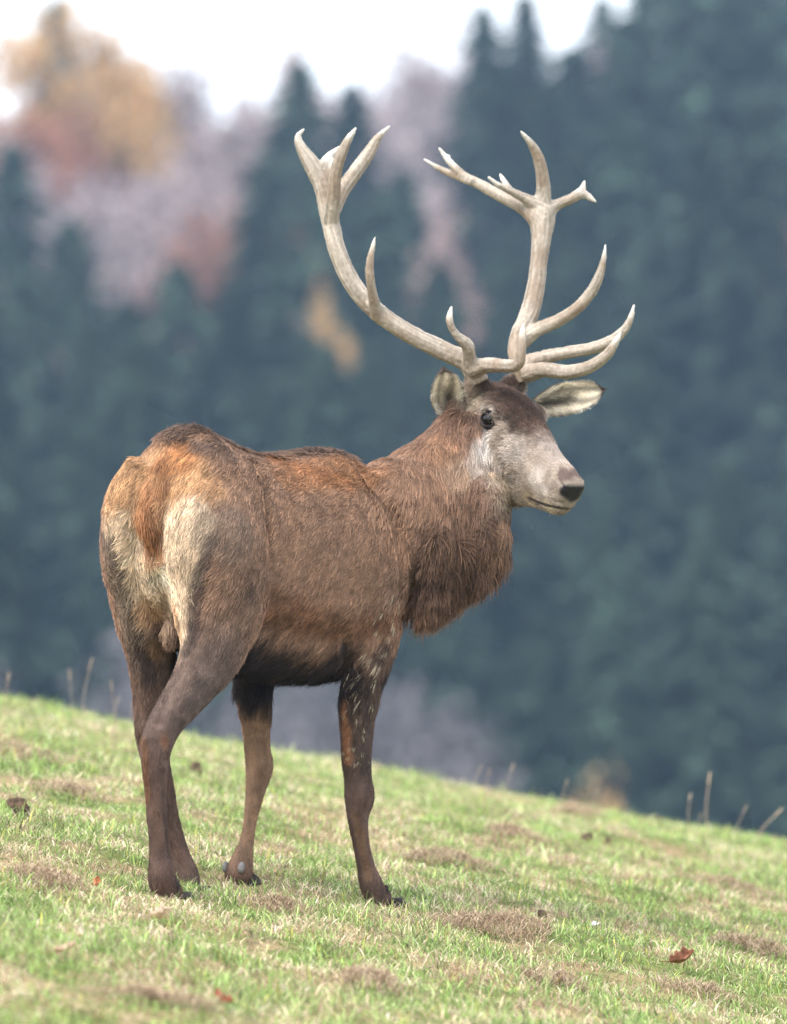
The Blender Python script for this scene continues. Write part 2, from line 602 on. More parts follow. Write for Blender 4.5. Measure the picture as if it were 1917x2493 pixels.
def surf(vx, vy):
    """where the coat lies along a measured sight line"""
    d = unit(W(vx, vy, 0) - CAMP)
    hit = BVH.ray_cast(Vector(CAMP), Vector(d))
    return np.array(hit[0]) if hit[0] is not None else W(vx, vy, 0)


def surf_line(pts): return np.array([surf(*p) for p in catmull(np.array(pts, float), 4)])


BN, _, _ = normals_of(BV, BF)
FOLD = surf_line([(548, 985), (566, 1040), (574, 1120), (580, 1190), (572, 1250), (552, 1300), (525, 1360)])
SHO = surf_line([(772, 1000), (820, 1060), (858, 1130), (880, 1200), (884, 1260), (872, 1330)])
disp = np.zeros(len(BV))
disp -= .016 * np.exp(-(line_dist(BV, FOLD) / .014) ** 2)
disp -= .012 * np.exp(-(line_dist(BV, SHO) / .02) ** 2)
disp -= .010 * np.exp(-(line_dist(BV, surf_line([(330, 1225), (345, 1260), (352, 1300)])) / .015) ** 2)
for side in (-1, 1):
    disp -= .020 * np.exp(-(np.linalg.norm(BV - H(.105, side * .088, -.040), axis=1) / .018) ** 2)       # eye socket
    disp -= .010 * np.exp(-(line_dist(BV, [H(.414, side * .034, -.062), H(.398, side * .042, -.052)]) / .007) ** 2)   # nostril
    disp -= .005 * np.exp(-(line_dist(BV, [H(.295, side * .050, -.140), H(.345, side * .048, -.128), H(.395, side * .042, -.113), H(.420, side * .02, -.106)]) / .005) ** 2)
    disp -= .005 * np.exp(-(line_dist(BV, [H(.130, side * .082, -.047), H(.175, side * .072, -.066)]) / .006) ** 2)  # tear pit
    disp -= .008 * np.exp(-(line_dist(BV, [H(.19, side * .075, -.03), H(.28, side * .055, -.06)]) / .022) ** 2)   # hollow beside the nose
for pts, dep, wd in (([(392, 1400), (362, 1475), (340, 1540)], -.011, .013), ([(350, 1585), (356, 1620)], -.005, .014), ([(349, 1650), (352, 1740), (360, 1830)], -.0055, .008),
                     ([(755, 1440), (750, 1520), (752, 1620)], -.007, .011), ([(762, 1745), (766, 1800), (778, 1860)], -.005, .008), ([(790, 1480), (786, 1560)], -.004, .010),
                     ([(562, 1500), (560, 1590)], -.004, .009), ([(545, 1690), (534, 1780)], -.0045, .007), ([(740, 1360), (748, 1420)], -.010, .016),
                     ([(470, 1330), (440, 1410)], -.008, .03), ([(560, 1330), (640, 1350), (720, 1360)], -.010, .03), ([(690, 1060), (735, 1150), (745, 1260)], -.006, .03),
                     ([(304, 1552), (304, 1562)], .008, .016), ([(770, 1690), (770, 1700)], .006, .020), ([(562, 1635), (562, 1645)], .006, .018), ([(800, 1180), (815, 1240)], .010, .05), ([(500, 1120), (520, 1200)], .010, .06)):
    disp += dep * np.exp(-(line_dist(BV, surf_line(pts)) / wd) ** 2)
disp += .006 * (fbm(BV * 9, 2) - .5)
BV = BV + BN * disp[:, None]
BN, BT, BA = normals_of(BV, BF)
BVH = body_bvh()

# ---- flow, length, colour on every skin vertex
SC_ = np.array([s[0] for s in ST]); SR = np.array([s[1] for s in ST]); SF = np.array([s[2] for s in ST])
SL = np.array([s[3] for s in ST]); SK = np.array([s[4] for s in ST])
FLOW = np.empty_like(BV); LEN = np.empty(len(BV)); COLR = np.empty_like(BV)
for a in range(0, len(BV), 8000):
    p = BV[a:a + 8000]
    d = np.linalg.norm(p[:, None] - SC_[None], axis=2) / SR[None]
    w = 1 / (d ** 6 + .02)
    w /= w.sum(1, keepdims=True)
    FLOW[a:a + 8000] = w @ SF
    LEN[a:a + 8000] = w @ SL
    COLR[a:a + 8000] = w @ SK


def blob(c, rad, colour, k=1.0, ln=None, flow=None):
    """soft marking of the coat around c (radius or three radii along the body axes)"""
    q = BV - np.asarray(c)
    if np.ndim(rad): q = np.stack([q @ AX / rad[0], q @ RX / rad[1], q[:, 2] / rad[2]], -1)
    else: q = q / rad
    d = np.linalg.norm(q, axis=1) + .65 * (fbm(BV * 26, 3) - .5)
    w = k * (1 - smooth01(d, .55, 1.1))
    COLR[:] = COLR * (1 - w[:, None]) + w[:, None] * np.asarray(colour)
    if ln is not None: LEN[:] = LEN * (1 - w) + w * ln
    if flow is not None: FLOW[:] = FLOW * (1 - w[:, None]) + w[:, None] * unit(flow)


def band(pts, rad, colour, k=1.0, ln=None):
    d = line_dist(BV, pts) / rad + .5 * (fbm(BV * 34, 3) - .5)
    w = k * (1 - smooth01(d, .4, 1.1))
    COLR[:] = COLR * (1 - w[:, None]) + w[:, None] * np.asarray(colour)
    if ln is not None: LEN[:] = LEN * (1 - w) + w * ln


S_ = (BV - O0) @ AX; R_ = (BV - O0) @ RX; Z_ = BV[:, 2]
HLX = ((BV - HO) @ HF) / HS; HLY = ((BV - HO) @ HL) / HS; HLZ = ((BV - HO) @ HU) / HS

# dark eel stripe along the back, rufous saddle beside it
for s in np.arange(.12, .86, .06):
    zt = np.interp(s, TOR[:, 0], TOR[:, 1])
    if s > .40: blob(Bp(s, .11, zt - .06), (.09, .08, .075), np.array([.26, .125, .06]), .55)
    blob(Bp(s, 0, zt), (.07, .07, .05), C_GREY * .72, .75, .046)
band(surf_line([(600, 985), (660, 1000), (740, 1030)]), .05, np.array([.28, .125, .055]), .6)
# black belly
for s in np.arange(.25, .9, .07):
    zb = np.interp(s, TOR[:, 0], TOR[:, 2])
    blob(Bp(s, 0, zb), (.10, .26, .125), C_BLACK * 1.3, .95, .04)
    blob(Bp(s, .17, zb + .16), (.09, .08, .06), np.array([.15, .066, .033]), .5)
# rump patch
rp = smooth01(-S_ + .35 * np.abs(R_) * 0, -.09, -.0) * (1 - smooth01(np.abs(R_ + .0), .105, .155)) * smooth01(Z_, .62, .78)
rp *= np.clip(1.0 + .9 * (fbm(BV * 18, 2) - .5), 0, 1)
up = smooth01(Z_, .98, 1.10)[:, None]
COLR[:] = COLR * (1 - rp[:, None]) + rp[:, None] * (C_CREAM * (1 - up) + C_TAN * up)
LEN[:] = np.maximum(LEN, .026 * rp)
for (vx, vy, r, c, k) in ((255, 1040, .09, C_TAN, .9), (400, 1010, .085, C_TAN, .85), (450, 1040, .06, C_TAN, .7), (300, 985, .07, C_TAN * .9, .8), (380, 970, .07, np.array([.36, .16, .065]), .8),
                          (405, 1110, .085, C_CREAM, .9), (415, 1150, .06, C_CREAM * .95, .9), (435, 1110, .045, C_CREAM * .9, .7), (400, 1215, .055, C_CREAM * .9, .9), (390, 1280, .045, C_CREAM * .8, .85), (382, 1340, .03, C_TAN * .8, .8), (270, 1130, .07, C_CREAM * .95, .85), (300, 1210, .06, C_CREAM, .7), (375, 1230, .055, C_CREAM, .7), (340, 1225, .035, np.array([.66, .58, .44]), .9),
                          (320, 1300, .05, C_TAN, .8), (372, 1300, .04, C_TAN, .75), (335, 1380, .04, C_TAN * .5, .7), 
                          (390, 930, .035, C_DARK, .8), (350, 985, .03, C_RUFOUS, .7), (430, 950, .035, C_GREY, .7)):
    blob(surf(vx, vy), r, c, k)
# dark edges of the rump patch down the thighs
band(surf_line([(236, 1150), (262, 1240), (290, 1340), (320, 1440)]), .028, C_BLACK * 2, .8)
band(surf_line([(455, 1150), (437, 1200), (425, 1260), (412, 1330), (398, 1385)]), .026, C_BLACK * 2.4, .75)
band(surf_line([(212, 1090), (228, 1190), (255, 1300), (285, 1420)]), .022, C_GREY, .7)
# tail
for i in range(0, len(C)): blob(C[i], .045, C_RUFOUS * (1.2, .8, 1.0, 1.5)[i % 4], .75, .045, T[i])
band(surf_line([(322, 1090), (330, 1170)]), .012, C_RUFOUS * .45, .6)
# thigh: grey patch, dark smudges
blob(surf(490, 1130), .10, np.array([.16, .118, .094]), .6)
blob(surf(540, 1260), .04, C_DARK, .5)
blob(surf(480, 960), .06, C_GREY * .8, .5)
band(FOLD, .012, C_DARK, .8)  # crease shade of the flank fold, painted into the coat colour
band(FOLD + RX * .02 + AX * .012, .012, np.array([.22, .10, .05]), .5)
# shoulder, mud-flecked elbow, dark forearm
blob(surf(700, 1120), .12, np.array([.215, .130, .086]), .6)
blob(surf(840, 1250), .07, np.array([.20, .125, .088]), .6)
blob(surf(735, 1390), .055, C_BLACK * 1.6, .9)
blob(surf(760, 1430), .05, C_BLACK * 2, .85)
blob(surf(820, 1390), .04, C_DARK, .7)
band(surf_line([(733, 1480), (737, 1540), (742, 1620)]), .018, np.array([.24, .105, .05]), .8)
band(surf_line([(785, 1470), (782, 1560), (778, 1640)]), .024, C_DARK * .9, .8)
band(surf_line([(760, 1740), (775, 1820), (785, 1870)]), .016, np.array([.17, .098, .055]), .7)
# hocks
band(surf_line([(306, 1560), (310, 1640), (314, 1700)]), .016, np.array([.14, .068, .036]), .8, .020)
blob(surf(352, 1580), .022, np.array([.20, .10, .062]), .7)
band(surf_line([(335, 1720), (342, 1800)]), .02, np.array([.125, .072, .05]), .6)
# mane: dark body, lighter rim, grey crest
for (vx, vy, r, c, k) in ((930, 1180, .10, C_MANE * .62, .7), (980, 1200, .09, C_MANE * .6, .7), (900, 1230, .07, C_MANE * .6, .7), (940, 1260, .08, C_MANE * .7, .6), (1010, 1130, .06, C_MANE * .75, .6),
                          (905, 1010, .07, np.array([.21, .125, .082]), .7), (940, 950, .06, np.array([.25, .14, .085]), .7), (880, 970, .05, C_FLANK, .6), (820, 970, .045, C_GREY * .7, .7),
                          (1080, 1120, .05, np.array([.26, .16, .095]), .4), (1050, 1100, .03, C_DARK, .7), (975, 1000, .06, np.array([.26, .175, .12]), .7)):  # the dark spot under the jaw is throat shadow painted in
    blob(surf(vx, vy), r, c, k)
# ---- face
hd = smooth01(HLX, -.03, .03)


def face(cx, cy, cz, r, colour, k=1.0, ln=None, both=True):
    for side in ((-1, 1) if both and abs(cy) > 1e-6 else (1,)):
        c = H(cx, cy * side, cz)
        d = np.linalg.norm(BV - c, axis=1) / (r * HS) + .75 * (fbm(BV * 55, 3) - .5)
        w = k * (1 - smooth01(d, .5, 1.1))
        COLR[:] = COLR * (1 - w[:, None]) + w[:, None] * np.asarray(colour)
        if ln is not None: LEN[:] = LEN * (1 - w) + w * ln


C_FORE = np.array([.046, .028, .021])
face(.02, .09, -.17, .08, np.array([.33, .255, .185]), .8)
face(.15, .08, -.13, .07, np.array([.38, .325, .28]), .8)
face(.20, .06, -.18, .05, np.array([.36, .27, .17]), .7)
face(.22, .05, -.07, .05, np.array([.36, .31, .275]), .8)
for x, z in ((.0, .03), (.04, .035), (.08, .035), (.12, .03)): face(x, 0, z, .070, C_FORE, .95, .022)
for x, y, z in ((.03, .045, .02), (.07, .055, .018), (.11, .055, .012), (.15, .050, .006), (.185, .042, -.004)): face(x, y, z, .034, C_FORE * 1.1, .9, .014)
for x, z in ((.15, .02), (.19, .01)): face(x, 0, z, .060, C_FORE * .95, .9, .012)
for x, z in ((.21, .002), (.235, -.006)): face(x, 0, z, .050, C_FORE * 1.5, .85)
for x, z in ((.25, -.010), (.27, -.014)): face(x, 0, z, .042, np.array([.17, .13, .11]), .7)
for x, z in ((.28, -.018), (.33, -.026)): face(x, 0, z, .035, np.array([.28, .23, .20]), .8)
face(.070, .085, -.012, .020, C_PALE * .95, .8)
face(.112, .086, -.012, .018, C_PALE, .85)
face(.025, .085, -.02, .035, np.array([.46, .385, .285]), .7)
face(.130, .085, -.082, .034, np.array([.52, .48, .45]), .8)
face(.066, .088, -.045, .013, C_DARK * 1.6, .7)
face(.25, .052, -.11, .035, np.array([.26, .215, .185]), .5)
face(.325, .045, -.092, .040, np.array([.52, .47, .42]), .5)
face(.37, .048, -.100, .020, C_PALE * .9, .6)
face(.30, .035, -.165, .04, np.array([.40, .31, .20]), .7)
face(.38, .03, -.145, .030, np.array([.50, .42, .28]), .85)
face(.315, .046, -.142, .015, C_DARK, .85)
face(.395, .018, -.040, .026, np.array([.085, .052, .046]), .9, .005)
for side in (-1, 1):
    band([H(.130, side * .085, -.047), H(.178, side * .073, -.068)], .007, C_DARK * .8, .9, .004)
    d = np.linalg.norm(BV - H(.107, side * .086, -.036), axis=1)
    w = 1 - smooth01(d, .030, .037)
    COLR[:] = COLR * (1 - w[:, None]) + w[:, None] * C_BLACK * 1.5
    LEN[:] = LEN * (1 - w)
mouth = surf_line([(1130, 1062), (1155, 1074), (1185, 1082), (1214, 1085)])
for ml in (mouth, mouth - 2 * ((mouth - HO) @ HL)[:, None] * HL):
    band(ml, .0062, C_BLACK * 1.5, .95, .002)
    band(ml[:4] + HU * -.008, .012, C_DARK, .7, .004)
for side in (-1, 1): band([H(.412, side * .036, -.064), H(.402, side * .042, -.058), H(.392, side * .044, -.052)], .008, C_BLACK, .95, .002)
# bare wet nose pad
nose = smooth01(HLX, .408, .417) * (HLX < .6) * (1 - smooth01(np.abs(HLY), .036, .042)) * smooth01(HLZ, -.108 + .5 * np.abs(HLY).clip(0, .1), -.098 + .5 * np.abs(HLY).clip(0, .1)) * (1 - smooth01(HLZ, -.060, -.051)) * (np.abs(HLZ) < .3)
COLR[:] = COLR * (1 - nose[:, None]) + nose[:, None] * np.array([.016, .016, .020])
LEN[:] = LEN * (1 - nose)
LEN[:] = np.where((HLX > .27) & (HLX < .6) & (np.abs(HLY) < .1) & (HLZ > -.22), np.minimum(LEN, .007), LEN)
COLR *= (.80 + .40 * fbm(BV * 22, 3))[:, None]
_lg = ((Z_ < .72) & (LEN < .016))[:, None]
COLR *= np.where(_lg, (.50 + 1.0 * fbm(np.c_[BV[:, :2] * 42, BV[:, 2] * 18], 3))[:, None], 1.0)
COLR[:] = np.clip(COLR, .006, .9)

deer = empty('red_deer', tuple(Bp(.4, 0, 0)))
deer.location.z = float(ground_z(Bp(.4, 0, 0)[0], Bp(.4, 0, 0)[1]))
tag(deer, 'brown antlered stag standing on the grassy slope with its head turned', 'deer')
DOFF = -np.array(deer.location)


def deer_part(name, V, F, mat, parent=deer, colours=None):
    me = mesh_np(name, np.asarray(V) + (DOFF if parent is deer else 0), F)
    if colours is not None: vcol(me, colours)
    return link(name, me, parent, mat)


M_skin, nt, b = new_mat('hide')
at = nt.nodes.new('ShaderNodeAttribute'); at.attribute_name = 'col'
nt.links.new(at.outputs['Color'], b.inputs['Base Color'])
wet = nt.nodes.new('ShaderNodeAttribute'); wet.attribute_name = 'wet'
mr = nt.nodes.new('ShaderNodeMapRange'); mr.inputs[3].default_value = .8; mr.inputs[4].default_value = .22
nt.links.new(wet.outputs['Fac'], mr.inputs[0]); nt.links.new(mr.outputs[0], b.inputs['Roughness'])
b.inputs['Specular IOR Level'].default_value = .3
body_o = deer_part('body', BV, BF, M_skin, colours=COLR * .8)
wa = body_o.data.attributes.new('wet', 'FLOAT', 'POINT'); wa.data.foreach_set('value', nose.astype(np.float32))

# ---- fur
M_fur, nt, b = new_mat('fur')
at = nt.nodes.new('ShaderNodeAttribute'); at.attribute_name = 'col'
hi = nt.nodes.new('ShaderNodeHairInfo')
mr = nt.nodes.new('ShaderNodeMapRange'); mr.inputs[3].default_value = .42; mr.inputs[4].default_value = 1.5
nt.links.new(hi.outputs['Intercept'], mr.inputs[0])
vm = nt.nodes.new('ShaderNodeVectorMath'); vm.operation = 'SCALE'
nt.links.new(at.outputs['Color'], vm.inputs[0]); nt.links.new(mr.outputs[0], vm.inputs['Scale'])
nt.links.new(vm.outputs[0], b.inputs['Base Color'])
b.inputs['Roughness'].default_value = .55
b.inputs['Specular IOR Level'].default_value = .14


def make_fur(name, n, parent, V, N, T, A, FL, LN, CL, off, seed, minlen=.003, rad=.00072, npt=5, dens=None, jit=.16, clump=.33, lift=.30, grav=.25, flecks=None):
    g = np.random.default_rng(seed)
    w = A * (1 if dens is None else dens[T].mean(1))
    w = w * (LN[T].mean(1) > minlen)
    t = g.choice(len(T), n, p=w / w.sum())
    u, v = g.random(n), g.random(n)
    f = u + v > 1; u[f] = 1 - u[f]; v[f] = 1 - v[f]
    bc = np.c_[1 - u - v, u, v]
    mix = lambda X: (X[T[t]] * (bc[:, :, None] if X.ndim > 1 else bc)).sum(1)
    p, nn, fl, ln, cl = mix(V), unit(mix(N)), mix(FL), mix(LN), mix(CL)
    cn = np.stack([fbm(p * 70 + k * 31, 2) for k in range(3)], -1) - .5
    cn += .6 * (np.stack([noise3(p * 17 + k * 11) for k in range(3)], -1) - .5)
    fl = unit(fl) + cn * clump * 2.4 + g.normal(0, jit, (n, 3))
    dn = (fl * nn).sum(1, keepdims=True)
    keep = np.where(dn > 0, .85 * smooth01(ln, .035, .075)[:, None], 0)
    fl = unit(fl - nn * dn * (1 - keep))
    lf = lift * (.7 + .6 * g.random(n)) * np.clip(1.5 - ln / .08, .6, 1.3)
    ln = ln * np.clip(g.normal(1, .22, n), .4, 1.7) * (.75 + .5 * noise3(p * 33))
    d0 = unit(fl + nn * lf[:, None])
    pts = np.empty((n, npt, 3))
    q = p - nn * .001
    d = d0.copy()
    for k in range(npt):
        pts[:, k] = q
        d = unit(d + np.array([0, 0, -1]) * (grav * ln / .06)[:, None] * .35 - nn * (lf * .18)[:, None])
        q = q + d * (ln / (npt - 1))[:, None]
    cu = bpy.data.hair_curves.new(name)
    cu.add_curves([npt] * n)
    cu.attributes['position'].data.foreach_set('vector', (pts + off).astype(np.float32).ravel())
    ra = np.linspace(1, .22, npt)[None] * (rad * (.7 + .6 * g.random(n)) * np.clip(ln / .02, .7, 1.25))[:, None]
    r_at = cu.attributes.get('radius') or cu.attributes.new('radius', 'FLOAT', 'POINT')
    r_at.data.foreach_set('value', ra.astype(np.float32).ravel())
    var = np.clip(g.normal(1, .30, n), .3, 2.0) * (.45 + 1.1 * fbm(p * 48, 2))
    cl = cl * var[:, None]
    pale = g.random(n) < .04
    cl[pale] = cl[pale] * 1.5 + .02
    if flecks is not None:
        fk = (line_dist(p, flecks) < .05) & (noise3(p * 75) > .74) & (g.random(n) < .7)
        cl[fk] = np.array([.50, .43, .31]) * g.uniform(.6, 1.2, (int(fk.sum()), 1))
    c_at = cu.attributes.new('col', 'FLOAT_COLOR', 'CURVE')
    c_at.data.foreach_set('color', np.c_[np.clip(cl, .004, .95), np.ones(n)].astype(np.float32).ravel())
    o = link(name, cu, parent, M_fur)
    return tag(o, kind='stuff')


dens = np.ones(len(BV)); dens += 1.8 * (HLX > -.02) * (HLX < .6) * (np.abs(HLY) < .13) * (HLZ > -.25)
dens *= np.where(LEN > .04, 1.25, 1.0) * np.where(LEN < .013, 1.4, 1.0)
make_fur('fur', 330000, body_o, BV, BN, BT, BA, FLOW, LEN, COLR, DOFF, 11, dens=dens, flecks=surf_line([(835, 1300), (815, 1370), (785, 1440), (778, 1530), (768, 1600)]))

md = np.zeros(len(BV))
for (vx, vy, r) in ((1050, 1150, .06), (1040, 1190, .09), (990, 1240, .10), (940, 1270, .08), (960, 1190, .08), (1000, 1160, .07)):
    md = np.maximum(md, 1 - smooth01(np.linalg.norm(BV - surf(vx, vy), axis=1), r * .6, r * 1.3))
make_fur('mane', 26000, body_o, BV, BN, BT, BA, FLOW, LEN * 0 + .062, COLR * .85, DOFF, 12, dens=md + 1e-6, rad=.00085, clump=.95, lift=.45, npt=6, grav=.5)
sd_ = np.zeros(len(BV))
for s in np.arange(.10, .80, .04): sd_ = np.maximum(sd_, 1 - smooth01(np.linalg.norm(BV - Bp(s, 0, np.interp(s, TOR[:, 0], TOR[:, 1])), axis=1), .03, .07))
for (vx, vy) in ((800, 975), (840, 955)): sd_ = np.maximum(sd_, 1 - smooth01(np.linalg.norm(BV - surf(vx, vy), axis=1), .02, .05))
make_fur('dorsal_fur', 6500, body_o, BV, BN, BT, BA, FLOW, LEN * 0 + .030, COLR, DOFF, 13, dens=sd_ + 1e-6, rad=.0007, clump=1.0, lift=.75, grav=.1, jit=.4)

# ---- eyes
M_eye, nt, b = new_mat('eye')
b.inputs['Base Color'].default_value = (.004, .003, .003, 1); b.inputs['Roughness'].default_value = .03; b.inputs['Specular IOR Level'].default_value = .45
M_lid = mat_noise('eyelid', (.012, .009, .009), (.03, .022, .02), 60, .45)
for side in (-1, 1):
    c = H(.105, side * .0700, -.036)
    V, Q, T = rings_to_mesh(ellipsoid_rings(c, np.diag([.0240] * 3), 24, 16))
    eye = deer_part('eye', V, [Q, T], M_eye)
    n_ = unit(HL * side * .96 + HF * .25)
    e1 = unit(HF - n_ * (HF @ n_)); e2 = np.cross(n_, e1)
    ring = []
    for a in np.linspace(0, 2 * np.pi, 33):
        k = 1.0 + .28 * max(0, math.cos(a)) ** 6
        ring.append([*(c + n_ * (.0182 - .004 * abs(math.cos(a))) + e1 * .0215 * k * math.cos(a) + e2 * .0165 * math.sin(a) * (1.0)), .0024])
    rg, _, _, _, _ = tube_rings(ring, 8, 1)
    V, Q, T = rings_to_mesh(rg)
    deer_part('eyelid', V, [Q, T], M_lid)

# ---- ears: cupped shells
M_ear = mat_attr('ear_skin', .75, .2, noise=(60, .2))


def ear(base, tip, face_dir, width, depth, seed):
    """a leaf-shaped cup; face_dir is where the opening looks"""
    base, tip = np.asarray(base), np.asarray(tip)
    ax = tip - base; L = np.linalg.norm(ax); ax = ax / L
    fd = unit(np.asarray(face_dir) - ax * np.dot(face_dir, ax))
    sd = np.cross(ax, fd)
    nu, nv = 26, 22
    V, Cc, Fl, Ln = [], [], [], []
    for layer in (0, 1):
        for i in range(nu):
            t = i / (nu - 1)
            w = width * (.42 + .58 * math.sin(math.pi / 2 * min(1, t / .45))) * math.sqrt(max(0, 1 - (max(0, t - .45) / .55) ** 2.0))
            w = max(w, .0015)
            cup = depth * (1 - .55 * t) * (.6 + .4 * math.sin(math.pi * min(1, t + .15)))
            for j in range(nv):
                v = -1 + 2 * j / (nv - 1)
                p = base + ax * L * t + sd * w * v * (1 - .12 * abs(v)) - fd * cup * (1 - abs(v) ** 1.7) + fd * .02 * t
                p = p + ax * .01 * math.cos(v * 2)
                thick = .0045 * (1 - abs(v) ** 4) + .0012
                p = p + fd * (thick if layer == 0 else -thick)
                V.append(p)
                rimw = smooth01(np.array(max(abs(v), t * 1.02)), .82, .97)
                if layer == 0:
                    vein = .5 + .5 * math.cos(v * 9 + 1.2 * math.sin(t * 5))
                    c = np.array([.80, .71, .57]) * (.46 + .70 * vein)
                    c = c * (1 - .85 * smooth01(np.array(1 - abs(v)), .60, .95) * (1 - smooth01(np.array(t), .35, .7)))  # painted shade: cup hollow darkened towards the ear base
                    c = c * (1 - rimw) + rimw * np.array([.06, .045, .04])
                else:
                    c = C_FLANK * 1.1 * (1 - rimw) + rimw * np.array([.05, .038, .034])
                Cc.append(c)
                Fl.append(ax * .7 + sd * v * (.9 if layer == 0 else .1) + fd * (.2 if layer == 0 else 0)); Ln.append((.018 * (1 - .5 * t) if layer == 0 else .010) * (1 - .75 * float(rimw)))
    V = np.array(V)
    i = (np.arange(nu - 1)[:, None] * nv + np.arange(nv - 1)[None]).ravel()
    A = np.c_[i, i + 1, i + nv + 1, i + nv]
    off = nu * nv
    Q = [A, (A + off)[:, ::-1]]
    edge = [k for k in range(nv)] + [k * nv + nv - 1 for k in range(1, nu)] + [(nu - 1) * nv + k for k in range(nv - 2, -1, -1)] + [k * nv for k in range(nu - 2, 0, -1)]
    e = np.array(edge); en = np.roll(e, -1)
    Q.append(np.c_[en, e, e + off, en + off])
    Q = np.vstack(Q)
    nrm, T, A_ = normals_of(V, [Q])
    if ((nrm[:off] @ fd).mean()) < 0: Q = Q[:, ::-1]; nrm, T, A_ = normals_of(V, [Q])
    o = deer_part('ear', V, [Q], M_ear, colours=np.array(Cc))
    make_fur('ear_fur', 6000, o, V, nrm, T, A_, np.array(Fl), np.array(Ln), np.array(Cc), DOFF, seed, dens=None, rad=.0005, lift=.35, clump=.5)
    return o


eb = H(-.035, -.098, -.055)
ear(W(962, 893, eb[1] - .01), W(945, 784, eb[1] - .08), (.10, -1.0, .02), .054, .020, 21)
eb = H(-.035, .098, -.055)
ear(W(1142, 866, eb[1] + .02), W(1287, 830, eb[1] + .03), (.05, -1.0, -.12), .052, .022, 22)

# ---- antlers
M_antler, nt, b = new_mat('antler_bone')
at = nt.nodes.new('ShaderNodeAttribute'); at.attribute_name = 'col'
tc = nt.nodes.new('ShaderNodeTexCoord')
nz = nt.nodes.new('ShaderNodeTexNoise'); nz.inputs['Scale'].default_value = 120; nz.inputs['Detail'].default_value = 4
mp = nt.nodes.new('ShaderNodeMapping'); mp.inputs['Scale'].default_value = (1, 1, .35)
nt.links.new(tc.outputs['Object'], mp.inputs['Vector']); nt.links.new(mp.outputs[0], nz.inputs['Vector'])
mr = nt.nodes.new('ShaderNodeMapRange'); mr.inputs[1].default_value = .3; mr.inputs[2].default_value = .7; mr.inputs[3].default_value = .78; mr.inputs[4].default_value = 1.12
nt.links.new(nz.outputs['Fac'], mr.inputs[0])
vm = nt.nodes.new('ShaderNodeVectorMath'); vm.operation = 'SCALE'
nt.links.new(at.outputs['Color'], vm.inputs[0]); nt.links.new(mr.outputs[0], vm.inputs['Scale']); nt.links.new(vm.outputs[0], b.inputs['Base Color'])
bp = nt.nodes.new('ShaderNodeBump'); bp.inputs['Strength'].default_value = .5; bp.inputs['Distance'].default_value = .003
nt.links.new(nz.outputs['Fac'], bp.inputs['Height']); nt.links.new(bp.outputs[0], b.inputs['Normal'])
b.inputs['Roughness'].default_value = .55; b.inputs['Specular IOR Level'].default_value = .3


def antler(tines, seed):
    """tines: lists of (vx, vy, depth, width in measuring units, [flat])"""
    sp = Soup(); tips = []; spine = []
    for t in tines:
        K = np.array([[*W(a, b_, y), w / PXM / 2] for a, b_, y, w in t])
        rg, C, T, ra, _ = tube_rings(K, 12, 6)
        sp.rings(rg)
        # rounded end
        sp.rings(ellipsoid_rings(K[-1, :3], np.diag([K[-1, 3]] * 3), 8, 6))
        tips.append(K[-1, :3]); spine.append(np.c_[C, T])
    V, F, E = voxel(sp, .0036, 8)
    N, _, _ = normals_of(V, F)
    # long shallow gutters and pearling
    g = fbm(np.c_[V[:, 0] * 55, V[:, 1] * 55, V[:, 2] * 14], 3) - .5
    V = V + N * (.0022 * g + .0016 * (noise3(V * 160) - .5))[:, None]
    tipw = np.zeros(len(V))
    for tp in tips: tipw = np.maximum(tipw, 1 - smooth01(np.linalg.norm(V - tp, axis=1), .012, .055))
    SPN = np.vstack(spine)
    near = np.concatenate([np.argmin(((V[q:q + 4000, None] - SPN[None, :, :3]) ** 2).sum(2), 1) for q in range(0, len(V), 4000)])
    q = V - SPN[near, :3]; tg = SPN[near, 3:]
    q = unit(q - tg * (q * tg).sum(1, keepdims=True))
    streak = noise3(np.c_[q * 5.5 + tg * 2, ][:, :3] + (V * tg).sum(1, keepdims=True) * 7 * 0 + (V @ np.array([.3, .2, .9]))[:, None] * 6)
    streak = .6 * streak + .4 * noise3(q * 11 + (V @ np.array([.3, .2, .9]))[:, None] * 14)
    c = np.array([.32, .275, .225]) * (.66 + .62 * smooth01(streak, .18, .8))[:, None]
    brown = smooth01(fbm(V * 12 + 3, 3), .40, .66)[:, None] * .65
    c = c * (1 - brown) + brown * np.array([.20, .14, .095])
    V = V + N * (.0026 * (streak - .5) + .0030 * (1 - smooth01(np.linalg.norm(V - W(*tines[0][0][:3]), axis=1), .05, .30)) * (noise3(V * 110) - .5))[:, None]
    bs = W(*tines[0][0][:3])
    low = (1 - smooth01(np.linalg.norm(V - bs, axis=1), .03, .16))[:, None]
    c = c * (1 - .45 * low) + .45 * low * np.array([.22, .16, .11])
    c = c * (1 - tipw[:, None]) + tipw[:, None] * np.array([.52, .49, .44])
    return deer_part('antler', V, F, M_antler, colours=c)


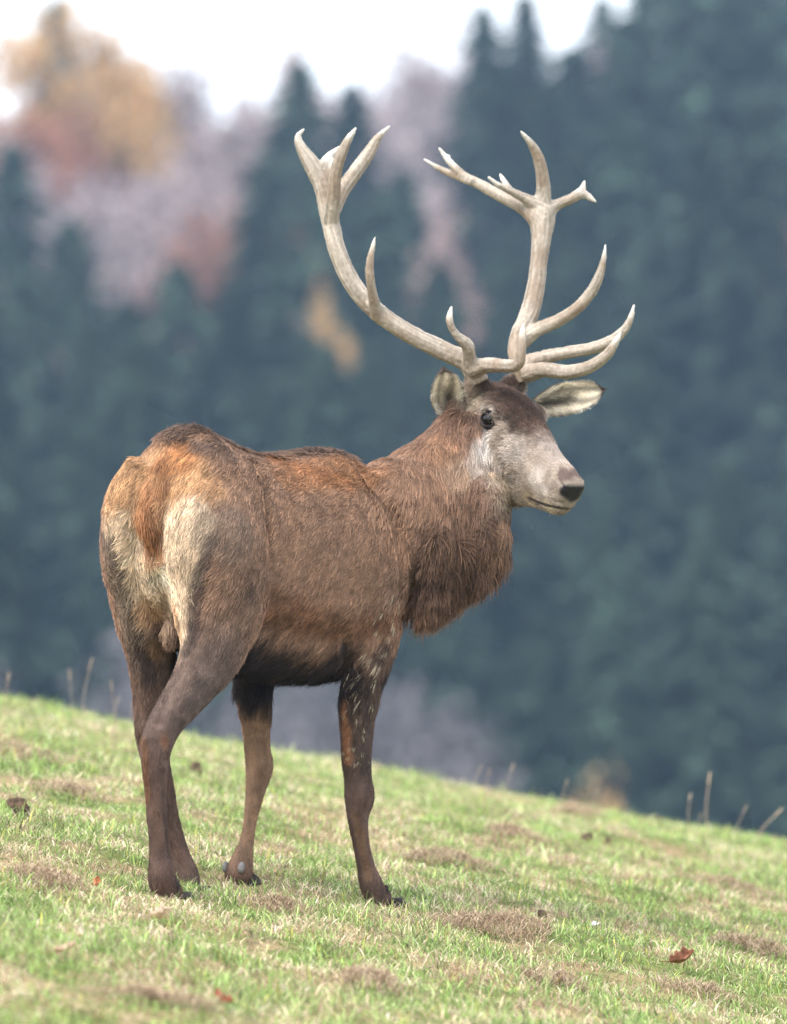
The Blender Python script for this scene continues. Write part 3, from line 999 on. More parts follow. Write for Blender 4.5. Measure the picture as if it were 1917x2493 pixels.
pr = H(-.01, -.058, .03); pl = H(-.01, .058, .03)
yr, yl = pr[1], pl[1]
RT = [
    [(1022, 818, yr, 50), (1012, 796, yr, 48), (995, 772, yr, 44), (940, 745, yr, 42), (870, 710, yr - .01, 41), (805, 665, yr - .02, 41), (755, 610, yr - .01, 41), (722, 540, yr, 40), (705, 470, yr + .02, 40), (690, 400, yr + .04, 42), (668, 355, yr + .05, 40), (645, 318, yr + .06, 26), (636, 292, yr + .06, 16), (648, 276, yr + .06, 8)],
    [(1008, 790, yr - .02, 40), (1040, 779, yr - .07, 34), (1080, 781, yr - .14, 30), (1105, 777, yr - .19, 27), (1113, 745, yr - .20, 22), (1116, 710, yr - .19, 15), (1117, 690, yr - .18, 6)],
    [(1005, 790, yr - .02, 34), (1002, 760, yr - .05, 30), (997, 736, yr - .08, 28), (974, 715, yr - .10, 19), (961, 690, yr - .11, 17), (961, 668, yr - .11, 13), (965, 653, yr - .11, 6)],
    [(806, 675, yr - .02, 36), (798, 640, yr - .06, 24), (791, 600, yr - .09, 21), (790, 560, yr - .10, 18), (796, 525, yr - .10, 12), (801, 505, yr - .10, 5)],
    [(707, 470, yr + .01, 36), (712, 420, yr - .02, 32), (716, 370, yr - .04, 28), (730, 325, yr - .05, 24), (748, 290, yr - .05, 16), (760, 272, yr - .05, 7)],
    [(712, 450, yr + .03, 34), (728, 410, yr + .05, 36), (755, 372, yr + .07, 34), (785, 330, yr + .09, 30), (806, 295, yr + .10, 19), (833, 268, yr + .11, 6)],
    [(690, 410, yr + .04, 40), (690, 370, yr + .06, 40), (700, 338, yr + .08, 22), (722, 318, yr + .10, 13), (742, 303, yr + .11, 8)],
    [(700, 430, yr + .03, 40), (703, 385, yr + .05, 36), (712, 350, yr + .07, 14), (730, 340, yr + .08, 8)],
    [(672, 375, yr + .05, 34), (690, 352, yr + .06, 26), (700, 338, yr + .08, 18)],
]
LT = [
    [(1124, 812, yl, 50), (1116, 785, yl, 46), (1102, 752, yl + .03, 38), (1108, 715, yl + .06, 40), (1130, 670, yl + .10, 44), (1144, 610, yl + .13, 41), (1151, 550, yl + .15, 40), (1156, 500, yl + .17, 48), (1157, 455, yl + .19, 62), (1158, 425, yl + .19, 40), (1160, 395, yl + .18, 32), (1152, 345, yl + .16, 27), (1135, 308, yl + .14, 18), (1112, 281, yl + .12, 8)],
    [(1122, 800, yl - .02, 38), (1160, 789, yl - .06, 34), (1210, 794, yl - .11, 32), (1255, 784, yl - .16, 29), (1292, 760, yl - .19, 25), (1313, 732, yl - .20, 17), (1326, 709, yl - .20, 7)],
    [(1112, 778, yl + .01, 38), (1150, 765, yl - .01, 31), (1210, 752, yl - .03, 28), (1270, 741, yl - .06, 27), (1318, 718, yl - .08, 24), (1342, 688, yl - .08, 17), (1354, 650, yl - .08, 6)],
    [(1108, 735, yl + .06, 36), (1145, 705, yl + .06, 32), (1195, 682, yl + .04, 29), (1240, 650, yl + .02, 27), (1272, 605, yl, 24), (1287, 560, yl - .01, 16), (1293, 522, yl - .01, 6)],
    [(1150, 470, yl + .18, 48), (1120, 445, yl + .20, 32), (1075, 422, yl + .23, 26), (1025, 394, yl + .26, 25), (990, 375, yl + .28, 21), (960, 345, yl + .29, 16), (938, 317, yl + .30, 8)],
    [(1010, 388, yl + .26, 22), (975, 376, yl + .29, 18), (940, 360, yl + .31, 14), (906, 340, yl + .33, 6)],
    [(962, 350, yl + .29, 12), (955, 335, yl + .29, 10), (960, 331, yl + .29, 6)],
    [(1152, 440, yl + .18, 34), (1122, 424, yl + .17, 24), (1085, 405, yl + .15, 17), (1060, 392, yl + .14, 13), (1042, 378, yl + .13, 7)],
    [(1090, 408, yl + .16, 16), (1078, 390, yl + .16, 14), (1068, 372, yl + .17, 8)],
    [(1160, 455, yl + .19, 46), (1190, 436, yl + .20, 26), (1218, 424, yl + .20, 24), (1238, 411, yl + .20, 22), (1245, 398, yl + .20, 14), (1248, 386, yl + .20, 7)],
    [(1228, 416, yl + .20, 20), (1250, 416, yl + .20, 18), (1262, 424, yl + .20, 13), (1273, 431, yl + .20, 5)],
]
antler(RT, 1)
antler(LT, 2)

# ---- hooves and dew claws
M_hoof = mat_noise('hoof_horn', (.012, .010, .009), (.040, .032, .027), 40, .7, .15, bump=(.4, .002))
M_claw = mat_noise('dew_claw_horn', (.05, .048, .046), (.19, .18, .175), 40, .5, .4)


def hoof(vx, vy, r, yaw, scale=1.0, pitch=0.0, claws=True, pale=False):
    c = P(vx, vy, r) - ZUP * (0 if pale else .012)
    fw = math.cos(yaw) * AX + math.sin(yaw) * RX
    sd = np.cross(fw, ZUP)
    for side in (-1, 1):
        rg = []
        for t, ln, wd, hz in ((0, .034, .020, .040), (.35, .040, .022, .026), (.75, .046, .023, .010), (1, .047, .0235, 0)):
            ring = []
            for a in np.linspace(0, 2 * np.pi, 16, endpoint=False):
                fx = math.cos(a) * ln * (1.15 if math.cos(a) > 0 else .85) + .022 * t
                taper = 1 - .55 * max(0, math.cos(a)) ** 2
                q = np.array([fx, math.sin(a) * wd * taper, hz])
                q = np.array([q[0] * math.cos(pitch) - q[2] * math.sin(pitch), q[1], q[0] * math.sin(pitch) + q[2] * math.cos(pitch)]) if pitch else q
                ring.append(c + scale * (fw * q[0] + sd * (q[1] + side * .021) + ZUP * q[2]))
            rg.append(ring)
        V, Q, T = rings_to_mesh(np.array(rg))
        deer_part('hoof', V, [Q, T], M_hoof)
        if claws:
            cc = c + scale * (-fw * .038 + sd * side * .026 + ZUP * .062)
            V, Q, T = rings_to_mesh(ellipsoid_rings(cc, np.array([unit(-fw * .3 - ZUP) * .016, sd * .009, unit(fw - .3 * ZUP) * .010]), 10, 7))
            deer_part('dew_claw', V, [Q, T], M_claw if pale else M_hoof)


hoof(374, 1927, .130, R(-6))
hoof(414, 1914, -.113, R(4))
hoof(826, 1938, .130, R(4))
hoof(516, 1899, -.13, R(0), pitch=-.55, pale=True)

# ------------------------------------------------------------------ forest on the far hillside
def quads(Cn, A, B):
    """free quads: centres, half axes"""
    n = len(Cn)
    V = np.stack([Cn - A - B, Cn + A - B, Cn + A + B, Cn - A + B], 1).reshape(-1, 3)
    return V, np.arange(n * 4).reshape(n, 4)


def trunk_mesh(name, h, r, seed, lean=.02):
    g = np.random.default_rng(seed)
    K = [[g.normal(0, lean) * h * t, g.normal(0, lean) * h * t, h * t, r * (1 - .93 * t) * (1.35 if t == 0 else 1)] for t in (0, .04, .25, .5, .75, 1)]
    rg, C, *_ = tube_rings(K, 10, 3)
    V, Q, T = rings_to_mesh(rg)
    return mesh_np(name, V, [Q, T]), C


def spruce_meshes(seed):
    """a 26 m spruce: whorls of drooping boughs carrying needle sprays"""
    g = np.random.default_rng(seed)
    h = 26.0
    tm, _ = trunk_mesh('trunk', h * .98, .33, seed, .004)
    Cs, As, Bs, Ks = [], [], [], []
    z = 2.2
    while z < h:
        t = (z - 2.2) / (h - 2.2)
        reach = (3.7 * (1 - t) ** .70 + .15) * g.uniform(.70, 1.2)
        nb = int(5 + 6 * (1 - t))
        a0 = g.uniform(0, 6.28)
        for b in range(nb):
            a = a0 + b * 6.283 / nb + g.normal(0, .15)
            L = reach * g.uniform(.5, 1.25)
            m = int(8 + L * 11)
            q = np.sqrt(g.uniform(.03, 1, m))
            d = np.array([math.cos(a), math.sin(a)])
            pos = np.c_[d[0] * L * q, d[1] * L * q, z + .25 * L * q * (1 - q) * 1.2 - .30 * L * q ** 1.6 + g.normal(0, .07, m)]
            pos[:, :2] += g.normal(0, .16 * L * .5, (m, 2)) * q[:, None]
            dn = unit(np.c_[np.full(m, d[0]), np.full(m, d[1]), g.uniform(-.9, -.2, m)])
            sdv = unit(np.c_[np.full(m, -d[1]), np.full(m, d[0]), g.normal(0, .5, m)])
            sz = g.uniform(.12, .24, m)[:, None]
            Cs.append(pos); As.append(dn * sz * 1.1); Bs.append(sdv * sz * .62)
            Ks.append(np.clip(g.normal(1, .15, m), .5, 1.6) * (.85 + .3 * g.random()))
        z += g.uniform(.34, .5) * (.62 + .6 * (1 - t))
    Cs, As, Bs, Ks = map(np.concatenate, (Cs, As, Bs, Ks))
    V, Q = quads(Cs, As, Bs)
    cm = mesh_np('crown', V, [Q], False)
    k = np.repeat(Ks, 4)[:, None]
    vcol(cm, np.clip(k * np.array([.036, .062, .044]), 0, 1))
    return tm, cm


def broadleaf_meshes(seed, colour, leaves, spread=1.0, twig=(.17, .13, .125), h=20.0):
    """a 20 m broadleaved tree: trunk, limbs and twigs, leaf sprays in loose clumps"""
    g = np.random.default_rng(seed)
    sp = Soup(); ends = []

    def grow(p, d, L, r, lvl):
        k = [p, p + d * L * .5 + g.normal(0, .06 * L, 3), p + d * L + g.normal(0, .08 * L, 3)]
        rg, *_ = tube_rings([[*k[0], r], [*k[1], r * .8], [*k[2], r * .58]], 8 if lvl < 2 else 4, 2)
        sp.rings(rg)
        if lvl >= 4:
            ends.append((k[1], d)); ends.append((k[2], d)); return
        for _ in range((4, 4, 4, 4)[lvl]):
            a = g.uniform(0, 6.28); tilt = g.uniform(.3, .85) * (1.0 if lvl else .8)
            e1 = unit(np.cross(d, [.31, .2, .93])); e2 = np.cross(d, e1)
            nd = unit(d * math.cos(tilt) + (e1 * math.cos(a) + e2 * math.sin(a)) * math.sin(tilt) * spread + ZUP * .18)
            o = k[1] + (k[2] - k[1]) * g.uniform(.1, 1)
            grow(o, nd, L * g.uniform(.52, .72), r * .55, lvl + 1)
    grow(np.zeros(3), np.array([0, 0, 1.]), h * .40, .30, 0)
    tm = sp.mesh('trunk')
    vcol(tm, np.tile(np.array(twig), (len(tm.vertices), 1)))
    ends_p = np.array([e[0] for e in ends])
    pick = g.integers(0, len(ends_p), leaves)
    C = ends_p[pick] + g.normal(0, .35, (leaves, 3))
    a = unit(g.normal(0, 1, (leaves, 3))); bb = unit(np.cross(a, g.normal(0, 1, (leaves, 3))))
    sz = g.uniform(.07, .17, leaves)[:, None]
    V, Q = quads(C, a * sz, bb * sz * .7)
    cm = mesh_np('crown', V, [Q], False)
    kk = np.clip(g.normal(1, .25, leaves), .4, 1.7)[:, None] * (.75 + .5 * fbm(C * .5, 2))[:, None]
    vcol(cm, np.clip(np.repeat(kk * np.array(colour), 4, 0), 0, 1))
    return tm, cm


M_needles = mat_attr('spruce_needles', .7, .15, noise=(3, .12), trans=.15)
nt = M_needles.node_tree
oi = nt.nodes.new('ShaderNodeObjectInfo')
mr = nt.nodes.new('ShaderNodeMapRange'); mr.inputs[3].default_value = .65; mr.inputs[4].default_value = 1.55
nt.links.new(oi.outputs['Random'], mr.inputs[0])
vm = nt.nodes.new('ShaderNodeVectorMath'); vm.operation = 'SCALE'
for lk in [l for l in nt.links if l.to_socket.name in ('Base Color', 'Color') and l.to_node.type in ('BSDF_PRINCIPLED', 'BSDF_TRANSLUCENT')]:
    srcs = lk.from_socket; dst = lk.to_socket
    if not vm.inputs[0].is_linked: nt.links.new(srcs, vm.inputs[0])
    nt.links.new(vm.outputs[0], dst)
nt.links.new(mr.outputs[0], vm.inputs['Scale'])
M_leaf = mat_attr('autumn_leaves', .6, .3, noise=(3, .25), trans=.35)
M_bark = mat_noise('spruce_bark', (.05, .035, .028), (.13, .095, .075), 6, .9, bump=(.6, .03))
M_twig = mat_attr('grey_bark', .85, .2, noise=(5, .3))

spruces = [spruce_meshes(100 + k) for k in range(5)]
kinds = {
    'gold': broadleaf_meshes(201, (.56, .36, .16), 15000),
    'russet': broadleaf_meshes(202, (.30, .135, .085), 5500),
    'pink': broadleaf_meshes(203, (.42, .30, .28), 9000),
    'bare': broadleaf_meshes(204, (.36, .29, .29), 6000, twig=(.33, .29, .31)),
    'bare2': broadleaf_meshes(205, (.38, .32, .33), 3500, twig=(.35, .31, .335)),
    'shrub': broadleaf_meshes(206, (.125, .115, .125), 9000, twig=(.14, .125, .135), spread=1.3),
}


def plant(name, meshes, mats, x, y, h, h0, label, cat, group=None, wide=1.0, seed=0):
    g = np.random.default_rng(seed + 999)
    z = float(ground_z(x, y, False))
    o = empty(name, (x, y, z - .1), g.uniform(0, 6.28))
    k = h / h0
    o.scale = (k * wide, k * wide, k)
    for nm, me, mt in zip(('trunk', 'crown'), meshes, mats):
        if not me.materials: me.materials.append(mt)
        c = bpy.data.objects.new(nm, me); COL.objects.link(c); c.parent = o
    return tag(o, label, cat, group)


def tip_z(vy, y): return CAM_Z + (1092.5 - vy) * (CAM_D + y) / CAM_D / PXM
def at_x(vx, y): return (vx - 840) * (CAM_D + y) / CAM_D / PXM


SPG = 'spruces of the far forest'
SPL = 'dark green spruce in the blurred forest behind the stag'
# spruces whose tops stand out
for i, (vx, vy, y, w, lab) in enumerate([
        (640, 118, 296, 1.15, 'pointed spruce rising alone into the sky, left of a shorter spruce'), (752, 168, 300, 1.0, 'shorter pointed spruce beside the one rising alone into the sky'),
        (1032, 5, 318, 1.0, 'slim spruce among the mauve treetops at the skyline gap'), (1122, -20, 322, 1.0, 'tall slim spruce bordering the skyline gap'),
        (122, -10, 335, .9, 'spruce tip sticking out above the golden tree'),
        (1225, 85, 300, 1.2, 'spruce with its tip in the skyline dip'), (380, 555, 262, 1.15, None), (150, 470, 270, 1.2, None), (25, 300, 280, 1.1, None), (1060, 130, 290, 1.2, None),
        (1150, 170, 284, 1.1, None), (1335, 30, 300, 1.3, None), (1405, -160, 310, 1.3, None), (1490, -190, 302, 1.3, None), (1570, -240, 312, 1.3, None), (1660, -200, 305, 1.3, None), (700, 730, 232, 1.1, None), (775, 770, 236, 1.1, None), (650, 700, 238, 1.0, None),
        (1750, -180, 310, 1.2, None), (1850, -160, 300, 1.2, None), (1340, 250, 275, 1.1, None), (1500, 260, 270, 1.2, None), (1620, 200, 268, 1.2, None), (1230, 330, 265, 1.1, None),
        (560, 330, 276, 1.1, None), (690, 330, 272, 1.2, None), (860, 360, 280, 1.1, None), (800, 420, 262, 1.1, None), (270, 640, 250, 1.15, None), (50, 560, 255, 1.2, None), (-60, 420, 270, 1.2, None),
        (500, 600, 252, 1.1, None), (600, 560, 256, 1.2, None), (940, 560, 255, 1.1, None), (1090, 540, 252, 1.1, None), (1200, 560, 250, 1.2, None)]):
    x = at_x(vx, y); h = tip_z(vy, y) - float(ground_z(x, y, False))
    plant('spruce_tree', spruces[i % 5], (M_bark, M_needles), x, y, h, 26.0, lab or ('tall dark spruce in the dense high stand beyond the stag\'s nose' if vx > 1280 else SPL), 'tree', 'spruces of the high stand' if vx > 1280 else SPG, w * 1.25 * 27 / max(h, 20), i)
g = np.random.default_rng(55)
k = 40
for row, y0 in enumerate((205, 218, 230, 242, 330, 345)):
    n = 12
    for i in range(n):
        y = y0 + g.uniform(-5, 5)
        vx = -330 + (i + g.uniform(.15, .85)) * 2340 / n
        if y0 > 300 and (vx < 1250): continue
        x = at_x(vx, y); k += 1
        hh = g.uniform(19, 27) if y0 < 300 else g.uniform(20, 26)
        if row == 0 and 150 < vx < 760: continue
        if row == 1 and 640 < vx < 820: continue
        plant('spruce_tree', spruces[k % 5], (M_bark, M_needles), x, y, hh, 26.0, 'spruce in the lower front ranks of the forest, just over the crest' if y0 < 300 else 'spruce at the back of the high stand', 'tree', 'spruces of the front ranks' if y0 < 300 else 'spruces at the back', g.uniform(1.15, 1.5), k)

for i, (kind, vx, vy, y, w, lab, grp) in enumerate([
        ('gold', 45, -10, 312, .95, 'golden orange broadleaved tree below the spruce tip', None), ('russet', -40, 190, 300, .7, 'russet broadleaved tree beside the golden orange one', None),
        ('pink', 420, 60, 322, 1.0, 'pinkish half-bare tree between the golden tree and the lone spruce', None), ('bare', 330, 130, 318, 1.1, None, None), ('bare', 480, 190, 310, 1.1, None, None),
        ('bare2', 230, 330, 292, 1.2, None, None), ('russet', 390, 420, 284, .9, 'small orange-brown tree in front of the pale bare trees', None), ('bare', 450, 330, 290, 1.1, None, None), ('bare2', 110, 300, 300, 1.1, None, None),
        ('bare2', 880, 110, 325, 1.1, None, None), ('bare', 960, 90, 330, 1.1, None, None), ('bare2', 900, 200, 308, 1.0, None, None), ('bare', 820, 200, 318, 1.0, None, None), ('bare2', 1060, 40, 335, 1.0, None, None),
        ('pink', 1010, 420, 270, .62, 'dull pink tree among spruces behind the antlers', None), ('gold', 712, 600, 250, .22, 'small orange-topped tree behind the near antler', None),
        ('pink', 745, 690, 245, .30, 'faded pink tree under the small orange-topped one', None), ('russet', 1650, 420, 272, .5, 'purplish russet tree among the tall spruces', None),
        ('pink', 300, 560, 266, .45, None, None), ('bare', 60, 620, 262, .6, None, None),
        ('shrub', 240, 1340, 180, .75, None, None), ('shrub', 480, 1420, 172, .75, None, None), ('shrub', 650, 1500, 165, .7, None, None), ('shrub', 370, 1390, 186, .8, None, None), ('shrub', 570, 1450, 178, .7, None, None),
        ('gold', 1340, 1660, 150, .35, 'low orange bush beyond the hill crest', None)]):
    x = at_x(vx, y); z0 = float(ground_z(x, y, False)); h = tip_z(vy, y) - z0
    default = {'bare': 'pale mauve half-bare tree in the far forest', 'bare2': 'pale mauve half-bare tree in the far forest', 'pink': 'faded pink tree between dark spruces low on the left',
               'shrub': 'grey leafless tree at the forest foot beyond the hill crest'}
    nm = 'leafless_tree' if kind in ('bare', 'bare2', 'shrub') else 'autumn_tree'
    gr = {'bare': 'pale half-bare trees', 'bare2': 'pale half-bare trees', 'shrub': 'grey leafless trees at the forest foot'}.get(kind)
    plant(nm, kinds[kind], (M_twig, M_leaf), x, y, h, max(v.co.z for v in kinds[kind][1].vertices) * .97, lab or default[kind], 'tree', gr, w * 24 / max(h, 14), 500 + i)

# ------------------------------------------------------------------ the sward
M_grass = mat_attr('grass_blades', .55, .3, trans=.35)


def blades(name, Pt, h, w, lean, az, colour, parent=None, droop=.5):
    n = len(Pt)
    d = np.c_[np.cos(az), np.sin(az), np.zeros(n)]
    sdv = np.c_[-np.sin(az + rng.normal(0, .8, n)), np.cos(az + rng.normal(0, .8, n)), np.zeros(n)]
    up = np.array([0, 0, 1.])
    a1, a2 = lean * .75, lean * 1.35 + droop * .5
    m1 = Pt + (up * (h * .42 * np.cos(a1))[:, None] + d * (h * .42 * np.sin(a1))[:, None])
    a3 = .5 * (a1 + a2); tw = rng.normal(0, .5, n)
    d2 = np.c_[np.cos(az + tw), np.sin(az + tw), np.zeros(n)]
    m2 = m1 + (up * (h * .33 * np.cos(a3))[:, None] + d2 * (h * .33 * np.sin(a3))[:, None])
    tip = m2 + (up * (h * .33 * np.cos(a2))[:, None] + d2 * (h * .33 * np.sin(a2))[:, None])
    w_ = w[:, None]
    V = np.stack([Pt - sdv * w_ * .5, Pt + sdv * w_ * .5, m1 + sdv * w_ * .5, m1 - sdv * w_ * .5, m2 + sdv * w_ * .36, m2 - sdv * w_ * .36, tip], 1).reshape(-1, 3)
    i = np.arange(n) * 7
    me = mesh_np(name, V, [np.vstack([np.c_[i, i + 1, i + 2, i + 3], np.c_[i + 3, i + 2, i + 4, i + 5]]), np.c_[i + 5, i + 4, i + 6]])
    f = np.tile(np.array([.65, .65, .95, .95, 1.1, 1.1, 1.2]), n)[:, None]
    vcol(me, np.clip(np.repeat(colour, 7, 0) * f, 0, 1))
    return link(name, me, parent, M_grass)


def sward(name, n, x0, x1, y0, y1, seed, hscale=1.0, wscale=1.0):
    g = np.random.default_rng(seed)
    # denser towards the camera
    y = y0 + (y1 - y0) * g.random(n) ** 1.12
    x = g.uniform(x0, x1, n)
    z = ground_z(x, y)
    Pt = np.c_[x, y, z - .004]
    st = ground_colour(Pt)
    tuft = noise3(np.c_[x * 11, y * 11, 0 * x + 2]); tall = noise3(np.c_[x * 2.3, y * 2.3, 0 * x + 5])
    is_st = g.random(n) < (.26 + .52 * st)
    h = np.where(is_st, g.uniform(.016, .054, n), g.uniform(.016, .054, n)) * (.45 + .85 * tuft) * (.7 + .45 * tall) * hscale
    lean = np.where(is_st, g.uniform(.5, 1.45, n), np.abs(g.normal(.65, .5, n)).clip(0, 1.45))
    w = np.where(is_st, g.uniform(.0013, .0027, n), g.uniform(.0018, .0035, n)) * wscale
    az = g.uniform(0, 6.28, n) + 0.0
    gt = g.random(n)[:, None]
    green = np.array([.15, .26, .055]) * (1 - gt) + np.array([.37, .46, .18]) * gt
    yel = (g.random(n) < .06)[:, None]
    green = np.where(yel, np.array([.42, .40, .10]), green)
    s2 = g.random(n)[:, None]
    straw = np.array([.80, .68, .49]) * (1 - s2) + np.array([.45, .34, .23]) * s2
    brown = (fbm(np.c_[x * 4.2 + 9, y * 3.0, 0 * x], 3) > .60)[:, None] & (g.random(n) < .6)[:, None]
    straw = np.where(brown, np.array([.34, .22, .15]), straw)
    c = np.where(is_st[:, None], straw, green) * np.clip(g.normal(1, .34, n), .25, 1.9)[:, None] * (.62 + .76 * noise3(np.c_[x * 26, y * 26, 0 * x]))[:, None]
    o = blades(name, Pt, h, w, lean, az, c)
    return o


tag(sward('grass', 320000, -1.75, 1.75, -5.2, 6.6, 31), 'short green and straw-coloured pasture grass covering the slope', 'grass', kind='stuff')
tag(sward('grass', 50000, -4.2, 4.2, -7.0, 9.5, 32, 1.1, 1.6), 'coarser pasture grass around the edge of the slope', 'grass', kind='stuff')


def on_ground(vx, vy):
    """where a sight line meets the slope"""
    d = unit(W(vx, vy, 0) - CAMP)
    t = np.linspace(14, 26, 2400)
    q = CAMP + d[None] * t[:, None]
    below = q[:, 2] < ground_z(q[:, 0], q[:, 1])
    i = int(np.argmax(below)) if below.any() else len(t) - 1
    return q[i]


# ---- seed stems on the crest
M_stem = mat_noise('dry_stem', (.36, .26, .17), (.55, .43, .30), 20, .7)
SG = 'dry seed stems along the crest'


def stem(vx, vy, dx, dy, rad, y=None, label='dry straw-coloured grass stem standing on the crest'):
    """from the foot at (vx, vy) rising dx, dy in measuring units"""
    y = 4.6 + rng.uniform(-.3, .3)
    p = np.array([at_x(vx, y), y, 0.0]); p[2] = float(ground_z(p[0], p[1])) - .01
    e = np.array([at_x(vx + dx, y) - p[0], rng.normal(0, .02), tip_z(vy - dy * 1.15, y) - p[2]])
    bow = np.array([e[0] * .12 + .008, 0, .0])
    K = [[0, 0, 0, rad], [*(e * .5 - bow), rad * .8], [*(e * .8 - bow * .5), rad * .8], [*e, rad * .35]]
    K = [[*q[:3], q[3] * .7] for q in K]; rad = rad * .7
    rg, C, T, *_ = tube_rings(K, 5, 8)
    root = empty('grass_stem', tuple(p))
    V, Q, T_ = rings_to_mesh(rg)
    link('stalk', mesh_np('stalk', V, [Q, T_]), root, M_stem)
    # small knobbly seed head
    m = len(C); i0 = int(m * .7)
    KS = [[*C[i], rad * ((.9, 2.2)[j % 2] if j else .6)] for j, i in enumerate(range(i0, m))]
    KS[-1][3] = rad * .4
    rg, *_ = tube_rings(KS, 6, 2)
    V, Q, T_ = rings_to_mesh(rg)
    link('seed_head', mesh_np('seed_head', V, [Q, T_]), root, M_stem)
    return tag(root, label, 'grass stem', SG)


for a in [(175, 1500, 22, 85, .0016), (165, 1495, -18, 60, .0012), (262, 1535, -25, 75, .0012), (282, 1545, 2, 40, .0013), (240, 1525, 14, 35, .0011), (12, 1480, 8, 40, .0016),
          (1078, 1685, 20, 50, .0013), (1000, 1665, 30, 30, .0011), (1040, 1672, 6, 30, .0011), (1262, 1718, 16, 32, .0012), (1195, 1702, 18, 36, .0011), (1474, 1755, 1, 55, .0016), (1560, 1765, 36, 42, .0012), (1490, 1760, 8, 22, .0012)]:
    stem(*a)
stem(1510, 1755, 6, 95, .0024, label='tallest upright dry stem on the crest')
stem(1600, 1790, 72, 58, .0024, label='thick pale stem leaning over at the low end of the crest')

# ---- fallen leaves
def leaf(vx, vy, L, wd, yaw, curl, tilt, colour, label, fold=.3, lift=.022):
    p = on_ground(vx, vy); p[2] = float(ground_z(p[0], p[1])) + lift
    root_col = np.asarray(colour)
    n, m = 15, 9
    V, Cc = [], []
    g = np.random.default_rng(int(vx * 7 + vy))
    jag = 1 + .18 * np.sin(np.linspace(0, 20, n)) + g.normal(0, .06, n)
    for lay in (0, 1):
        for i in range(n):
            t = i / (n - 1)
            w = wd * max(math.sin(math.pi * min(1, t * .93 + .03)) ** .8 * jag[i], .03)
            for j in range(m):
                v = -1 + 2 * j / (m - 1)
                x = (t - .5) * L; y = v * w * math.cos(fold * 1.2)
                z = curl * L * ((t - .5) ** 2 * 2.2) + abs(v) ** 1.3 * w * fold * 1.5 + .0035 * math.sin(v * 7 + t * 11) - lay * .0012
                V.append([x, y, z]); vein = math.exp(-(v / .09) ** 2) + .4 * (abs(math.sin(t * 14 + abs(v) * 3)) < .2)
                Cc.append(root_col * (1 + .45 * vein) * g.uniform(.8, 1.2) * (1.1 if lay == 0 else 1.5))
    i = (np.arange(n - 1)[:, None] * m + np.arange(m - 1)[None]).ravel()
    A = np.c_[i, i + 1, i + m + 1, i + m]
    e = np.array([k for k in range(m)] + [k * m + m - 1 for k in range(1, n)] + [(n - 1) * m + k for k in range(m - 2, -1, -1)] + [k * m for k in range(n - 2, 0, -1)])
    en = np.roll(e, -1); off = n * m
    root = empty('fallen_leaf', tuple(p)); root.rotation_euler = (tilt, -.35, yaw)
    me = mesh_np('blade', np.array(V), [A, (A + off)[:, ::-1], np.c_[en, e, e + off, en + off]]); vcol(me, np.clip(Cc, 0, 1))
    link('blade', me, root, M_deadleaf)
    rg, *_ = tube_rings([[-.5 * L, 0, curl * L * .5, .0014], [-.62 * L, .004, curl * L * .55, .0012], [-.76 * L, .012, curl * L * .5, .0014]], 6, 4)
    V, Q, T = rings_to_mesh(rg); ms = mesh_np('leaf_stalk', V, [Q, T]); vcol(ms, np.tile(root_col * .8, (len(V), 1)))
    link('leaf_stalk', ms, root, M_deadleaf)
    return tag(root, label, 'leaf', 'fallen leaves')


M_deadleaf = mat_attr('dead_leaf', .6, .35, noise=(120, .3), trans=.2)
leaf(1455, 2078, .075, .026, R(25), .5, R(35), (.20, .085, .045), 'curled brown dead leaf on the open grass away from the stag', .7, .032)
leaf(472, 2155, .055, .022, R(140), .35, R(30), (.28, .10, .065), 'reddish brown dead leaf lying below the pale curled leaf', .4)
leaf(205, 1898, .055, .010, R(80), .1, R(60), (.42, .15, .06), 'narrow orange dead leaf standing in the grass beside the hind hooves', .2, .02)
leaf(345, 1975, .055, .020, R(10), .45, R(25), (.50, .38, .28), 'pale beige curled leaf in front of the hind hooves', .8, .020)
leaf(140, 2046, .055, .012, R(15), .3, R(20), (.42, .30, .21), 'thin beige shrivelled leaf in the grass', .4)
leaf(1270, 1985, .02, .010, R(60), .3, R(20), (.75, .74, .72), 'small white feather-like flake by the brown thatch mound', .4, .014)

# ---- clods and thatch mounds
M_clod = mat_noise('soil_clod', (.03, .02, .015), (.13, .08, .05), 60, .95, bump=(1.0, .008))


def clod(vx, vy, w, hgt, label):
    p = on_ground(vx, vy)
    g = np.random.default_rng(int(vx + vy))
    rg = ellipsoid_rings(np.zeros(3), np.array([ZUP * hgt, np.array([1, 0, 0]) * w, np.array([0, 1, 0]) * w * .8]), 18, 12)
    k = 1 + 1.1 * (fbm(rg.reshape(-1, 3) * 60 + g.uniform(0, 20), 3) - .5)
    rg = (rg.reshape(-1, 3) * k[:, None]).reshape(rg.shape)
    V, Q, T = rings_to_mesh(rg)
    o = link('soil_clod', mesh_np('soil_clod', V, [Q, T]), None, M_clod, (p[0], p[1], float(ground_z(p[0], p[1])) + hgt * .35))
    return tag(o, label, 'soil clod', 'soil clods')


clod(36, 1735, .032, .034, 'dark brown soil clod on the upper slope behind the hind legs')
clod(420, 1655, .020, .032, 'small black clod between the hind and fore legs')
clod(1255, 1803, .022, .028, 'wider of two dark clods lying together beyond the stag')
clod(1300, 1806, .014, .022, 'smaller of two dark clods lying together beyond the stag')
clod(1155, 1958, .018, .015, 'brown clod at the edge of the largest thatch mound')


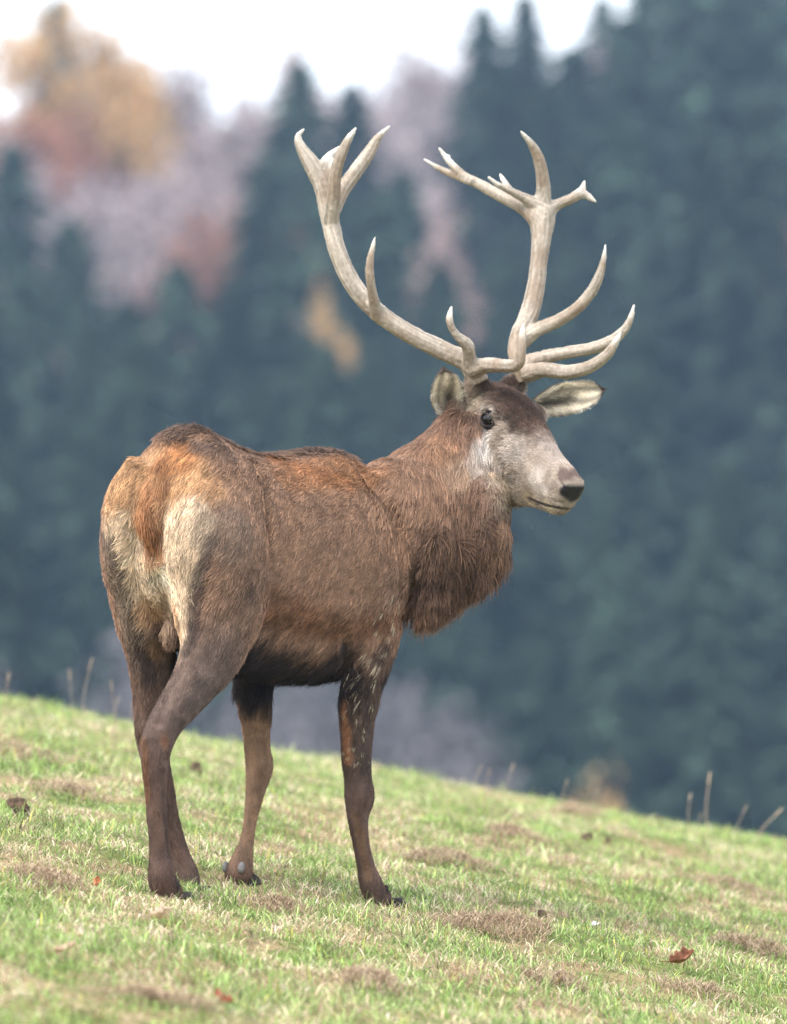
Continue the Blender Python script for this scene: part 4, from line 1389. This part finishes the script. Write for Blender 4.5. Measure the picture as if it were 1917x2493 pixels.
def thatch(vx, vy, rx, ry, n, label, dark=1.0):
    p = on_ground(vx, vy)
    g = np.random.default_rng(int(vx * 3 + vy))
    n = int(n * .75); rx, ry = rx * 1.25, ry * 1.35
    a = g.uniform(0, 6.28, n); q = np.sqrt(g.random(n)) * (.2 + 1.3 * noise3(np.c_[np.cos(a) * 2.2 + vx, np.sin(a) * 2.2 + vy, 0 * a]))
    x = p[0] + np.cos(a) * q * rx; y = p[1] + np.sin(a) * q * ry
    z = ground_z(x, y) + .010 + .026 * np.clip(1 - q ** 2, 0, 1) * g.random(n)
    s2 = g.random(n)[:, None]
    c = (np.array([.38, .26, .17]) * (1 - s2) + np.array([.17, .11, .075]) * s2) * dark
    c = np.where((g.random(n) < .40)[:, None], np.array([.62, .49, .34]), c)
    o = blades('dry_thatch', np.c_[x, y, z], g.uniform(.015, .045, n), g.uniform(.001, .0024, n), g.uniform(.6, 1.5, n), g.uniform(0, 6.28, n), c)
    return tag(o, label, 'dry grass', 'mounds of dead grass')


for a in [(1060, 1985, .14, .13, 3600, 'largest brown mound of dead grass, right of the front hooves'), (955, 1840, .12, .10, 2000, 'brown streak of dead grass behind the near front leg'), (95, 1890, .09, .10, 1600, 'brown dead grass patch by the narrow orange leaf'),
          (1235, 1745, .09, .14, 1300, 'brown dead grass mound near the crest'), (1410, 1730, .11, .14, 1500, 'reddish dead grass heap right on the crest'), (1610, 2030, .12, .10, 1800, 'dark dead grass patch beyond the curled brown leaf'),
          (800, 2110, .08, .09, 1400, 'dead grass mound in front of the front hooves'), (1560, 1900, .11, .12, 1500, 'brown dead grass patch low on the far slope'), (50, 1620, .10, .14, 1400, 'brown dead grass patch on the upper slope'),
          (1100, 1790, .08, .10, 1300, 'pale brown dead grass heap between the near front leg and the two dark clods'), (600, 1945, .07, .07, 1000, 'dead grass streak between the front and hind hooves'), (330, 2150, .10, .09, 1500, 'straw-brown dead grass beside the reddish leaf'),
          (1180, 2110, .08, .08, 1100, 'dead grass clump between the largest mound and the curled brown leaf'), (150, 1700, .08, .10, 1100, 'dead grass patch beside the dark brown soil clod'), (1500, 2130, .07, .06, 900, 'dead grass tuft below the curled brown leaf')]:
    thatch(*a)

# ------------------------------------------------------------------ haze
M_haze = bpy.data.materials.new('haze'); M_haze.use_nodes = True
nt = M_haze.node_tree; nt.nodes.clear()
ho = nt.nodes.new('ShaderNodeOutputMaterial'); hv = nt.nodes.new('ShaderNodeVolumePrincipled')
hv.inputs['Color'].default_value = (.45, .68, 1.0, 1); hv.inputs['Density'].default_value = .00030; hv.inputs['Anisotropy'].default_value = 0.0
nt.links.new(hv.outputs[0], ho.inputs['Volume'])
hx0, hx1, hy0, hy1, hz0, hz1 = -720, 720, -310, 1520, -36, 66
V = np.array([(x, y, z) for z in (hz0, hz1) for y in (hy0, hy1) for x in (hx0, hx1)], float)
hq = np.array([(0, 2, 3, 1), (4, 5, 7, 6), (0, 1, 5, 4), (2, 6, 7, 3), (0, 4, 6, 2), (1, 3, 7, 5)])
tag(link('haze', mesh_np('haze', V, [hq], False), None, M_haze), kind='stuff')
